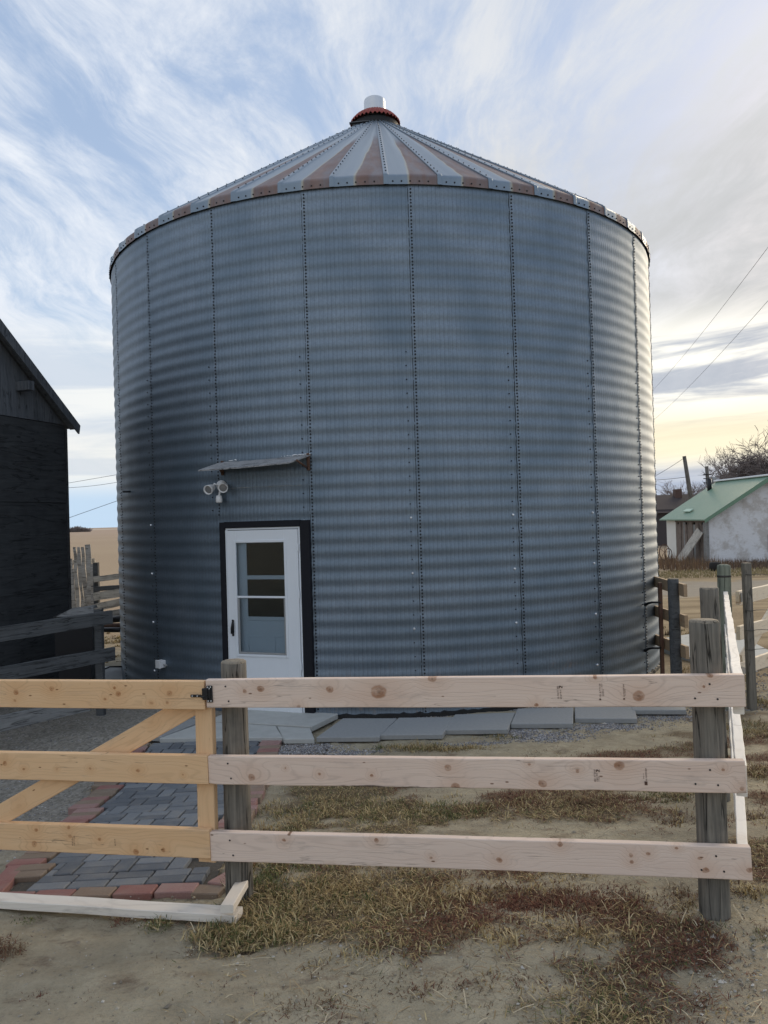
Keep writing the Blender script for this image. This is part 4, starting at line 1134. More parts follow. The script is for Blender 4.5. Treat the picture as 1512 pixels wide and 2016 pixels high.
for yy in (1188, 1278):
    P0 = at(1270, yy + 3, 9.95); P1_ = at(1284, yy - 2, 9.8); P2_ = at(1301, yy - 2, 9.72)
    MB().tube([P0, P0.lerp(P1_, .5) + Vector((0, 0, .008)), P1_, P2_], [.022, .016, .014, .014], 6).build('hook', M_black, jp)

# ================================================================== LEFT: dark shed, rails, scrap
ds = thing('wooden_shed', 'dark weathered plywood shed with steep roof at the left', 'shed', (-5, 9.5, 0))
Pn = Vector((-4.445, 10.78, 0)); gd = Vector((-.33, -1.1, 0)).normalized(); gin_ = Vector((-gd.y, gd.x, 0))
if gin_.x > 0: gin_ = -gin_
M_ply1 = wood_old('dark_plywood', (.038, .041, .044), (.062, .066, .070), (.026, .028, .030), vert=False, scale=.45, cracks=.5)
M_ply2 = wood_old('grey_plywood', (.085, .095, .108), (.14, .15, .165), (.055, .06, .066), vert=True, scale=.6, cracks=.5)
MS = frame(Pn, gd)     # local x along the gable towards the camera, y away from the viewer... 
yin = MS.to_3x3() @ Vector((0, 1, 0))
sgn = 1 if yin.x < 0 else -1
def shedbox(name, x0_, x1_, y0_, y1_, z0_, z1_, mt, bev=.004, parent=ds):
    ya, yb_ = sorted((y0_ * sgn, y1_ * sgn))
    M = MS
    return MB().bbox((x0_, ya, z0_), (x1_, yb_, z1_), bev).build(name, mt, parent, M)
EZ = 3.54; SL_ = .81; HALF = 2.45
shedbox('wall_core', .02, 2 * HALF - .02, .03, 4.0, -.2, EZ, M_ply1)
zz = [-.15, 1.31, 2.50, 3.59]
for i in range(3):
    for k in range(2):
        shedbox('plywood_sheet', k * 2.44 + .004, k * 2.44 + 2.436, 0 + .006 * (i % 2), .028, zz[i] + .003, zz[i + 1] - .003, M_ply1, .002)
# gable board above
def shed_pt(x, y, z): return MS @ Vector((x, y * sgn, z))
gab = MB(); 
pts = [(0, EZ + .06), (2 * HALF, EZ + .06), (HALF, EZ + .06 + HALF * SL_)]
gab.add([shed_pt(x, .012, z) for x, z in pts] + [shed_pt(x, .05, z) for x, z in pts], [(0, 1, 2), (5, 4, 3), (0, 3, 4, 1), (1, 4, 5, 2), (2, 5, 3, 0)]).build('gable_board', M_ply2, ds)
# roof slabs with overhang and rake board
for s_, lab in ((1, 'a'), (-1, 'b')):
    def rp(f_, y, dz): # f_ distance from eave wall line up the slope
        x = f_ if s_ > 0 else 2 * HALF - f_
        return shed_pt(x, y, EZ + .06 + f_ * SL_ + dz)
    V_ = [rp(-.12, -.14, .10), rp(HALF, -.14, .10), rp(HALF, 4.2, .10), rp(-.12, 4.2, .10)]
    W_ = [v - Vector((0, 0, .05)) for v in V_]
    MB().add(V_ + W_, [(0, 1, 2, 3), (7, 6, 5, 4), (0, 4, 5, 1), (1, 5, 6, 2), (2, 6, 7, 3), (3, 7, 4, 0)]).build('roof', M_rail_dark, ds)
    V_ = [rp(-.125, -.165, .09), rp(HALF, -.165, .09), rp(HALF, -.165, -.10), rp(-.10, -.165, -.05)]
    W_ = [rp(-.125, -.14, .09), rp(HALF, -.14, .09), rp(HALF, -.14, -.10), rp(-.10, -.14, -.05)]
    MB().add(V_ + W_, [(0, 1, 2, 3), (7, 6, 5, 4), (0, 4, 5, 1), (1, 5, 6, 2), (2, 6, 7, 3), (3, 7, 4, 0)]).build('rake_board', M_ply2, ds)
    V_ = [rp(-.11, -.138, .045), rp(HALF, -.138, .045), rp(HALF, .0, .045), rp(-.11, .0, .045)]
    W_ = [v - Vector((0, 0, .018)) for v in V_]
    MB().add(V_ + W_, [(0, 1, 2, 3), (7, 6, 5, 4), (0, 4, 5, 1), (1, 5, 6, 2), (2, 6, 7, 3), (3, 7, 4, 0)]).build('soffit', M_ply2, ds)
xl = .80
MB().bbox((xl, -.20 if sgn > 0 else -.02, EZ + .40), (xl + .10, .02 if sgn > 0 else .20, EZ + .52), .004, MS).build('lookout_beam', M_ply2, ds)
MB().bbox((-.03, min(-.02 * sgn, .1 * sgn), -.15), (-.003, max(-.02 * sgn, .1 * sgn), EZ), .003, MS).build('corner_board', M_ply1, ds)

rf = thing('rail_fence', 'old dark rail fence in front of the plywood shed', 'fence', (-4, 8.5, 0))
for (l, r, Ya, Yb, mt) in (((-60, 1259), (222, 1214.5), 7.4, 8.75, M_rail_dark), ((-60, 1340), (227, 1287), 7.3, 8.75, M_rail_dark), ((-60, 1440), (180, 1385), 7.2, 8.4, M_rail_grey)):
    board('rail', at(*l, Ya), at(*r, Yb), .150, .04, mt, rf, wob=.005)
Pp = at(192, 1199, 8.82)
post('fence_post', (Pp.x, Pp.y + .03, -.05), Pp.z + .05, .044, .044, M_rail_dark, rf, 81, 1)

# black bin with lid next to the shed
bbn = thing('refuse_bin', 'black bin with sloped lid standing between shed and rail fence', 'bin', (-4.0, 9.6, 0))
Pa = at(152, 1270, 9.7)
Mq = Matrix.Translation((Pa.x, Pa.y, 0)) @ Matrix.Rotation(R_(12), 4, 'Z')
mb = MB(); vs = []
for (wx, wy, z_) in ((.18, .18, .02), (.19, .19, .50), (.215, .21, .55), (.225, .22, 1.02), (.235, .23, 1.03), (.235, .23, 1.06)):
    for (sx, sy) in ((-1, -1), (1, -1), (1, 1), (-1, 1)): vs.append(Mq @ Vector((sx * wx, sy * wy, z_)))
fs = [(i * 4 + k, i * 4 + (k + 1) % 4, (i + 1) * 4 + (k + 1) % 4, (i + 1) * 4 + k) for i in range(5) for k in range(4)] + [(3, 2, 1, 0), (20, 21, 22, 23)]
mb.add(vs, fs).build('body', M_black, bbn)
MB().add([Mq @ Vector(v) for v in ((-.20, -.22, 1.062), (.24, -.22, 1.062), (.24, .24, 1.062), (-.20, .24, 1.062), (-.08, -.12, 1.12), (.21, -.05, 1.15), (.21, .2, 1.15), (-.08, .2, 1.12))], [(0, 1, 5, 4), (1, 2, 6, 5), (2, 3, 7, 6), (3, 0, 4, 7), (4, 5, 6, 7), (3, 2, 1, 0)]).build('lid', M_rail_grey, bbn)

# weathered plank stack behind
pf = thing('plank_fence', 'tall silver-grey planks standing upright behind the dark shed', 'fence', (-6.3, 16, 0))
for k, (xa, ya, xb, yb_, wd) in enumerate(((137, 1100, 141, 1208, .085), (146, 1077, 156, 1206, .075), (154, 1077, 165, 1200, .078), (162, 1077, 172, 1202, .078), (172, 1072, 178, 1202, .085), (181, 1110, 186, 1205, .09), (140, 1120, 149, 1212, .08))):
    A = at(xb, yb_ + 30, 16 - .05 * k); B = at(xa, ya, 16.1 - .05 * k)
    board('plank', A, B, wd, .03, M_plank_grey, pf, up=Vector((-1, 0, 0)), wob=.03)
board('cross_rail', at(130, 1108, 16.2), at(186, 1104, 16.2), .10, .05, M_rail_silver, pf)
cf = thing('corral_fence', 'low weathered silver board fence left of the bin', 'fence', (-5.6, 15, 0))
for (l, r, mt, hh) in (((184, 1141), (262, 1131), M_rail_silver, .11), ((184, 1160), (262, 1154), M_rail_dark, .09), ((184, 1175), (262, 1163), M_rail_silver, .16), ((184, 1197), (262, 1180), M_rail_silver, .15), ((204, 1212), (262, 1202), M_rail_grey, .15)):
    board('rail', at(*l, 15.2), at(*r, 15.0), hh, .04, mt, cf, wob=.006)
post('fence_post', (at(190, 1150, 15.3).x, 15.3, 0), at(190, 1108, 15.3).z, .055, .05, M_rail_dark, cf, 91, 1)
for k, (l, r, mt, rr) in enumerate((((196, 1222), (262, 1216), M_black, .055), ((196, 1232), (262, 1232), M_brownsteel, .045), ((190, 1240), (262, 1240), M_black, .04))):
    A = at(*l, 12.6 - .25 * k); B = at(*r, 12.6 - .25 * k); o = MB().tube([A, B], rr, 10).build('scrap_pipe', mt, None, None, None, A)
    tag(o, ['thick black pipe on top of the scrap beside the bin', 'brown pipe under the black pipe beside the bin', 'thin black pipe nearest the grass beside the bin'][k], 'pipe', 'scrap pipes beside the bin')
# crumpled tarp with cord
Pt = G(228, 1338); tv = []; tf = []
nt = 18
for j in range(nt + 1):
    for i in range(nt + 1):
        u, v = i / nt * 2 - 1, j / nt * 2 - 1; r = max(abs(u), abs(v))
        z = .16 * max(0, 1 - (u * u + v * v) * .9) + .03 * mnoise.noise(Vector((u * 3, v * 3, 2))) * (1 - r * .6)
        tv.append((Pt.x - .10 + u * .30, Pt.y + .1 + v * .26, gh(Pt.x, Pt.y) + max(.004, z + .01)))
for j in range(nt):
    for i in range(nt): tf.append((j * (nt + 1) + i, j * (nt + 1) + i + 1, (j + 1) * (nt + 1) + i + 1, (j + 1) * (nt + 1) + i))
tp = thing('tarp', 'crumpled grey tarp on the ground at the left foot of the bin', 'tarp', Pt)
MB().add(tv, tf, True).build('sheet', M_tarp, tp)
MB().tube([(Pt.x - .35, Pt.y - .1, .05), (Pt.x - .2, Pt.y - .13, .13), (Pt.x - .05, Pt.y - .08, .19), (Pt.x + .1, Pt.y, .17)], .012, 6).build('cord', M_black, tp)

# ================================================================== RIGHT: white shed, poles, trees, wires
M_stucco, t, b = mat('patchy_stucco')
p = t.tc('Object'); n1 = t.noise(p, 1.2, 6, .7); n2 = t.noise(t.map(p, (1, 1, 2.2)), 3.5, 6, .7); n3 = t.noise(p, 14, 4)
cc = t.mix(t.mr(n1, .45, .62, 0, 1, True), (.70, .71, .73), (.50, .48, .46))
cc = t.mix(t.m('MULTIPLY', t.mr(n2, .57, .74, 0, 1, True), .6), cc, (.26, .24, .22))
setb(t, b, cc, .9, 0, t.bump(t.m('ADD', n2, t.m('MULTIPLY', n3, .3)), .03, .6), .15)
M_whitewall = simple('white_wall', (.66, .66, .62), .85, 0, .004, .12, 4, .2)
M_groof, t, b = mat('green_metal_roof')
p = t.tc('Object'); x, y, z = t.sep(p)
fr = t.m('ABSOLUTE', t.m('SUBTRACT', t.m('FRACT', t.m('DIVIDE', y, .23)), .5)); rib = t.mr(fr, .40, .5)
nn = t.noise(p, 1.5, 3)
cc = t.mix(nn, (.125, .225, .155), (.165, .27, .19))
setb(t, b, t.mix(t.m('MULTIPLY', rib, .35), cc, (.10, .18, .13)), .45, 0, t.bump(rib, .02, .6), .4)
ws_ = thing('stucco_shed', 'white stucco shed with green metal roof and plank doors at the right', 'shed', (15.9, 34, -.1))
X0, X1, YN, YF, ZB, ZE, ZR = 13.42, 18.5, 32.0, 36.6, -.15, 1.80, 3.43; XR = 15.98
wl = MB()
wl.add([(X0, YN, ZB), (X1, YN, ZB), (X1, YN, ZE), (XR, YN, ZR - .06), (X0, YN, ZE), (X0, YF, ZB), (X1, YF, ZB), (X1, YF, ZE), (XR, YF, ZR - .06), (X0, YF, ZE)], [(0, 1, 2, 3, 4), (9, 8, 7, 6, 5), (1, 6, 7, 2)])
wl.build('gable_wall', M_stucco, ws_)
wl = MB(); wl.add([(X0, 35.45, ZB), (X0, YF, ZB), (X0, YF, ZE), (X0, 35.45, ZE)], [(0, 3, 2, 1)]); wl.build('front_wall', M_whitewall, ws_)
MB().box((X0 + .10, YN + .05, ZB), (X0 + .16, YF - .05, ZE)).build('door_backing', M_dark_interior, ws_)
for k in range(15):
    ya = YN + .14 + k * .22
    MB().bbox((X0 + (.0 if k % 3 else -.03), ya, ZB + .05), (X0 + .04, ya + .21, ZE - .18 - (.1 if k % 4 == 1 else 0)), .006).build('door_plank', M_plankdoor if k % 5 else M_rail_grey, ws_)
MB().bbox((X0 - .03, YN + .10, ZE - .18), (X0 + .03, 35.46, ZE - .02), .006).build('door_lintel', M_plankdoor, ws_)
MB().bbox((X0 - .05, YN - .03, ZB), (X0 + .06, YN + .12, ZE), .01).build('corner_post', M_rail_grey, ws_)
for s_ in (0, 1):
    if s_ == 0: e, r_ = (X0 - .22, ZE - .10), (XR, ZR)
    else: e, r_ = (X1 + .22, ZE - .10), (XR, ZR)
    V_ = [(e[0], YN - .30, e[1]), (r_[0], YN - .30, r_[1]), (r_[0], YF + .30, r_[1]), (e[0], YF + .30, e[1])]
    W_ = [(v[0], v[1], v[2] + .05) for v in V_]
    MB().add([Vector(v) for v in V_ + W_], [(0, 1, 2, 3), (7, 6, 5, 4), (0, 4, 5, 1), (1, 5, 6, 2), (2, 6, 7, 3), (3, 7, 4, 0)]).build('roof', M_groof, ws_)
    V_ = [(e[0], YN - .34, e[1] + .06), (r_[0], YN - .34, r_[1] + .06), (r_[0], YN - .34, r_[1] - .14), (e[0], YN - .34, e[1] - .10)]
    W_ = [(v[0], YN - .305, v[2]) for v in V_]
    MB().add([Vector(v) for v in V_ + W_], [(0, 1, 2, 3), (7, 6, 5, 4), (0, 4, 5, 1), (1, 5, 6, 2), (2, 6, 7, 3), (3, 7, 4, 0)]).build('rake_trim', M_groof, ws_)
MB().bbox((XR - .12, YN - .34, ZR + .04), (XR + .12, YF + .34, ZR + .12), .02).build('ridge_cap', M_plastic, ws_)
MB().bbox((0, -.3, 0), (.22, .5, .05), .01, Matrix.Translation((X0 + .22, 34.6, 2.06)) @ Matrix.Rotation(R_(-32), 4, 'Y')).build('roof_patch', simple('pale_green_metal', (.36, .50, .40), .5), ws_)
MB().tube([(15.35, 36.2, 2.9), (15.35, 36.2, 3.62)], .10, 10).build('stove_pipe', M_black, ws_)
wf = MB().bbox((15.93, YN - .03, .30), (16.8, YN + .02, 1.05), .01).build('window', M_plankdoor, ws_)
MB().bbox((16.0, YN - .036, .36), (16.7, YN - .0305, .99), .002).build('pane', M_darkpane, wf)
for k in range(2):
    A = Vector((X0 - .78, 33.35 - k * .42, -.12)); B = Vector((X0 - .06, 32.65 - k * .30, 1.30 - .1 * k))
    nrm_ = Vector((-.86, -.30, .42)); ax_ = (B - A).normalized(); upv = nrm_.cross(ax_)
    o = link('leaning_plank', mesh('leaning_plank', *board_mesh((B - A).length, .36 if k == 0 else .15, .05, .003, 0, 50 + k), M_rail_silver), None, frame(A, ax_, -upv if upv.z < 0 else upv))
    tag(o, ['wide grey plank leaning on the old plank doors of the white shed', 'narrow grey plank leaning right beside the wide one on the shed doors'][k], 'plank')
ty = thing('tyre', 'dark old tyre lying in the weeds before the white stucco wall', 'tyre', (12.2, 28.2, -.1))
Pty = at(1408, 1112, 28.2); Mt_ = Matrix.Translation((Pty.x, 28.2, -.11))
MB().add(*along(Mt_, [(.10, .04), (.17, .0), (.20, .05), (.215, .17), (.20, .29), (.17, .33), (.10, .30), (.09, .2)], 20), True).build('casing', M_rubber, ty)
MB().add(*along(Mt_, [(0, .10), (.10, .12)], 20), True).build('rim', M_rust, ty)
for k, (xx, yy, rr) in enumerate(((1308, 1087, .30), (1316, 1092, .24))):
    P = at(xx, yy, 32.5 + .3 * k); pts = [P + Vector((rr * math.cos(a_) * .95, .2 * math.cos(a_), rr * math.sin(a_) * 1.1)) for a_ in [2 * math.pi * i / 24 for i in range(25)]]
    mb = MB().tube(pts, .018, 5)
    if k == 0:
        for i in range(5): mb.tube([P, pts[i * 5]], .010, 4)
    o = mb.build('iron_hoop', M_rust, None, None, None, P)
    tag(o, ['larger iron hoop with spokes in the weeds before the white shed wall', 'smaller open iron hoop beside the spoked one before the shed'][k], 'iron hoop', 'iron hoops by the white shed')

hs = thing('brown_house', 'dark brown roofed building with chimney behind the white shed', 'building', (17, 50, 0))
M_brownroof = simple('brown_roof', (.055, .042, .040), .9, 0, .01, .4, 2); M_brownwall = simple('brown_wall', (.07, .06, .06), .9)
hl, hr = at(1250, 990, 50), at(1420, 990, 50)
MB().box((hl.x, 50, -.2), (hr.x, 56, at(1300, 1003, 50).z)).build('wall', M_brownwall, hs)
ez_ = at(1300, 1010, 50).z; rz_ = at(1320, 974, 53).z
MB().add([Vector(v) for v in ((hl.x - .5, 49.6, ez_), (hr.x + .5, 49.6, ez_), (hr.x + .5, 53, rz_), (hl.x - .5, 53, rz_), (hl.x - .5, 56.4, ez_), (hr.x + .5, 56.4, ez_))], [(0, 1, 2, 3), (3, 2, 5, 4), (0, 3, 4), (1, 5, 2)]).build('roof', M_brownroof, hs)
pc = at(1335, 990, 52.5); MB().bbox((pc.x - .22, 52.3, pc.z - .8), (pc.x + .22, 52.8, at(1335, 963, 52.5).z), .02).build('chimney', simple('chimney_brick', (.12, .075, .06), .9, 0, .01, .4, 9), hs)

# utility poles
def upole(label, top, foot, Y, r0, r1, hw=False):
    T = at(*top, Y); Fp = at(*foot, Y); dd = (Fp - T); Fp = T + dd * ((T.z + .1) / max(.01, (T.z - Fp.z)))
    o = thing('utility_pole', label, 'utility pole', Fp, 'utility poles behind the white shed')
    MB().tube([Fp, Fp.lerp(T, .5), T], [r0, (r0 + r1) / 2, r1], 10).build('shaft', M_pole, o)
    if hw:
        for k in range(3): MB().tube([T + Vector((-.28, -.1, -.55 - .28 * k)), T + Vector((.30, -.1, -.58 - .28 * k))], .035, 5).build('crossarm', M_black, o)
        MB().tube([T + Vector((.42, -.15, -1.25)), T + Vector((.42, -.15, -.75))], .15, 10).build('transformer', M_greyslab, o)
    return T
T1 = upole('leaning bare wooden utility pole above the brown roof', (1347, 898), (1360, 980), 44, .17, .10)
T2 = upole('shorter utility pole with insulators and transformer above the green roof', (1391, 918), (1395, 965), 52, .15, .11, True)
def wire(label, A, B, sag, r, n=14):
    pts = [A.lerp(B, i / n) - Vector((0, 0, sag * 4 * (i / n) * (1 - i / n))) for i in range(n + 1)]
    o = MB().tube(pts, r, 4).build('power_line', M_cable, None, None, None, A); tag(o, label, 'power line', 'overhead lines'); return o
wire('upper overhead line from the leaning pole towards the bin', T1 + Vector((0, 0, -.1)), at(1230, 962, 60), .2, .014)
wire('lower overhead line from the leaning pole towards the bin', T1 + Vector((.1, 0, -1.2)), at(1220, 946, 62), .1, .014)
wire('line between the two utility poles over the roof', T2 + Vector((0, 0, -.7)), at(1530, 940, 52), .3, .016)
wire('steeper long cable crossing the right sky nearest the bin', at(1255, 797, 46), at(1530, 463, 16), .25, .006)
wire('lower long cable crossing the right sky down to the bin wall', at(1260, 848, 46), at(1530, 572, 16), .22, .006)
wire('highest cable between the dark shed and the bin', at(100, 957, 40), at(262, 929, 40), .0, .010)
wire('middle cable between the dark shed and the bin', at(100, 961, 40), at(262, 943, 40), .12, .010)
wire('lowest cable between the dark shed and the bin', at(100, 1032, 40), at(262, 975, 40), .0, .012)

# bare trees
M_bark = simple('grey_bark', (.17, .14, .13), .9, 0, .01, .4, 8); M_twig = simple('thin_twigs', (.235, .20, .19), .9)
def bare_tree(label, base, H, spread, seed, n0=5, twig_r=.016, levels=5):
    rs = random.Random(seed); o = thing('bare_tree', label, 'tree', base, 'bare trees behind the white shed')
    tr = MB(); tw = MB(); base = Vector(base)
    def grow(P, D, L, r, lev):
        pts = [P]; d_ = D.copy(); n = 4 if lev < 3 else 3
        for i in range(n):
            d_ = (d_ + Vector((rs.gauss(0, .16), rs.gauss(0, .16), rs.gauss(.03, .10)))).normalized(); pts.append(pts[-1] + d_ * (L / n))
        rads = [r * (1 - .45 * i / n) for i in range(n + 1)]
        (tr if lev < 2 else tw).tube(pts, rads, 6 if lev < 2 else 3, False)
        if lev >= levels: return
        k = rs.randint(3, 5) if lev < levels - 1 else rs.randint(3, 6)
        for i in range(k):
            f_ = rs.uniform(.35, 1); q_ = pts[min(n, max(1, int(f_ * n + .5)))]
            ax = Vector((rs.gauss(0, 1), rs.gauss(0, 1), rs.gauss(0, .5))).normalized()
            nd = (d_ * rs.uniform(.5, 1) + ax * spread).normalized()
            grow(q_, nd, L * rs.uniform(.50, .80), max(twig_r, r * .55), lev + 1)
    for i in range(n0):
        a_ = 2 * math.pi * i / n0 + rs.uniform(-.4, .4)
        grow(base + Vector((.1 * math.cos(a_), .1 * math.sin(a_), 0)), Vector((math.cos(a_) * .42, math.sin(a_) * .42, 1)).normalized(), H * .42, H * .020, 0)
    tr.build('trunk', M_bark, o); tw.build('twigs', M_twig, o)
tb = at(1358, 1030, 60)
bare_tree('small bare tree with fine twigs left of the leaning pole', (at(1325, 1000, 62).x, 62, -.1), 4.6, .75, 3, 5, .014, 4)
bare_tree('bare tree right behind the leaning utility pole', (at(1380, 1000, 60).x, 60, -.1), 5.6, .6, 9, 6, .014, 4)
bare_tree('low dark bare tree above the left end of the roof ridge', (at(1436, 1000, 50).x, 50, -.1), 5.0, .8, 14, 6, .016, 4)
bare_tree('large spreading bare tree rising over the green roof ridge', (at(1502, 1000, 55).x, 55, -.1), 7.7, .62, 31, 11, .014, 5)

# far hedge line
hd_ = MB(); rs = random.Random(4)
for k in range(260):
    xx = rs.uniform(100, 176); P = at(xx, 1050, 420); P.z = gh(P.x, 420)
    for q_ in range(3): hd_.tube([P + Vector((rs.uniform(-1, 1), 0, 0)), P + Vector((rs.uniform(-2, 2), rs.uniform(-2, 2), rs.uniform(1, 3.2) * (1.1 - abs(xx - 150) / 60)))], [.25, .08], 3, False)
hd_.build('shrub_line', M_twig, None, None, 'stuff')

# ================================================================== STUFF: grass, weeds, gravel
def hn(x, y):
    v = Vector((x, y, 0)); return gh(x, y) + .018 * mnoise.noise(v * 1.7) + .010 * mnoise.noise(v * 5.1)
BANK = {'straw': [(.42, .32, .155), (.34, .255, .12), (.50, .40, .22), (.28, .20, .095)], 'green': [(.070, .095, .030), (.11, .125, .045), (.16, .16, .06)], 'red': [(.115, .045, .030), (.15, .062, .040), (.085, .036, .026), (.20, .095, .055)], 'brown': [(.17, .115, .065), (.12, .08, .05), (.22, .155, .09)]}
def blades(name, patches, label_mat=M_blade):
    V = []; Fc = []; Cc = []
    for (px, py, rx_, ry_, n, mix, hgt, flat) in patches:
        c0 = G(px, py); kinds = list(mix.keys()); wts = list(mix.values())
        # clumps inside the patch
        ncl = max(3, n // 28)
        cl = [(random.gauss(0, .5), random.gauss(0, .5), random.choices(kinds, wts)[0], random.uniform(.6, 1.3), random.uniform(0, 6.28)) for _ in range(ncl)]
        for _ in range(n):
            cx, cy, kd, hs_, la_ = random.choice(cl)
            x = c0.x + rx_ * cx + random.gauss(0, .035); y = c0.y + ry_ * cy + random.gauss(0, .035)
            if (x - BC[0]) ** 2 + (y - BC[1]) ** 2 < (RB + .05) ** 2: continue
            if lx(y) - .12 < x < rx(y) + .06 and 3.76 < y < 7.5: continue
            if random.random() < .15: kd = random.choices(kinds, wts)[0]
            z = hn(x, y) - .006; L = hgt * .82 * hs_ * random.uniform(.45, 1.3); a_ = random.gauss(la_, 1.2)
            w_ = random.uniform(.0013, .0026) * (1.5 if kd == 'straw' else 1) * (1 if hgt < .2 else 1.6)
            if c0.y > 10: w_ *= 3.5
            if kd == 'red':
                el = random.uniform(.15, 1.1); L *= .75
            else: el = random.uniform(.25, 1.35)
            if random.random() < flat: el = random.uniform(0.02, .25)
            da = Vector((math.cos(a_), math.sin(a_), 0)); sd = Vector((-da.y, da.x, 0)) * w_
            P0 = Vector((x, y, z)); P1_ = P0 + da * (math.cos(el) * L * .5) + Vector((0, 0, math.sin(el) * L * .5))
            el2 = el - random.uniform(.2, .9); P2_ = P1_ + da * (math.cos(el2) * L * .5) + Vector((0, 0, math.sin(el2) * L * .5))
            if P2_.z < z: P2_.z = z + .012
            o = len(V); V += [P0 - sd, P0 + sd, P1_ + sd * .8, P1_ - sd * .8, P2_]
            Fc += [(o, o + 1, o + 2, o + 3), (o + 3, o + 2, o + 4)]
            c_ = random.choice(BANK[kd]); k_ = random.uniform(.75, 1.2); Cc += [(c_[0] * k_, c_[1] * k_, c_[2] * k_, 1)] * 5
    me = mesh(name, V, Fc, label_mat)
    ca = me.color_attributes.new('Col', 'FLOAT_COLOR', 'POINT'); ca.data.foreach_set('color', np.array(Cc, dtype=np.float32).ravel())
    return link(name, me, None, None, 'stuff')
S = 'straw'; GN = 'green'; RD = 'red'; BR_ = 'brown'
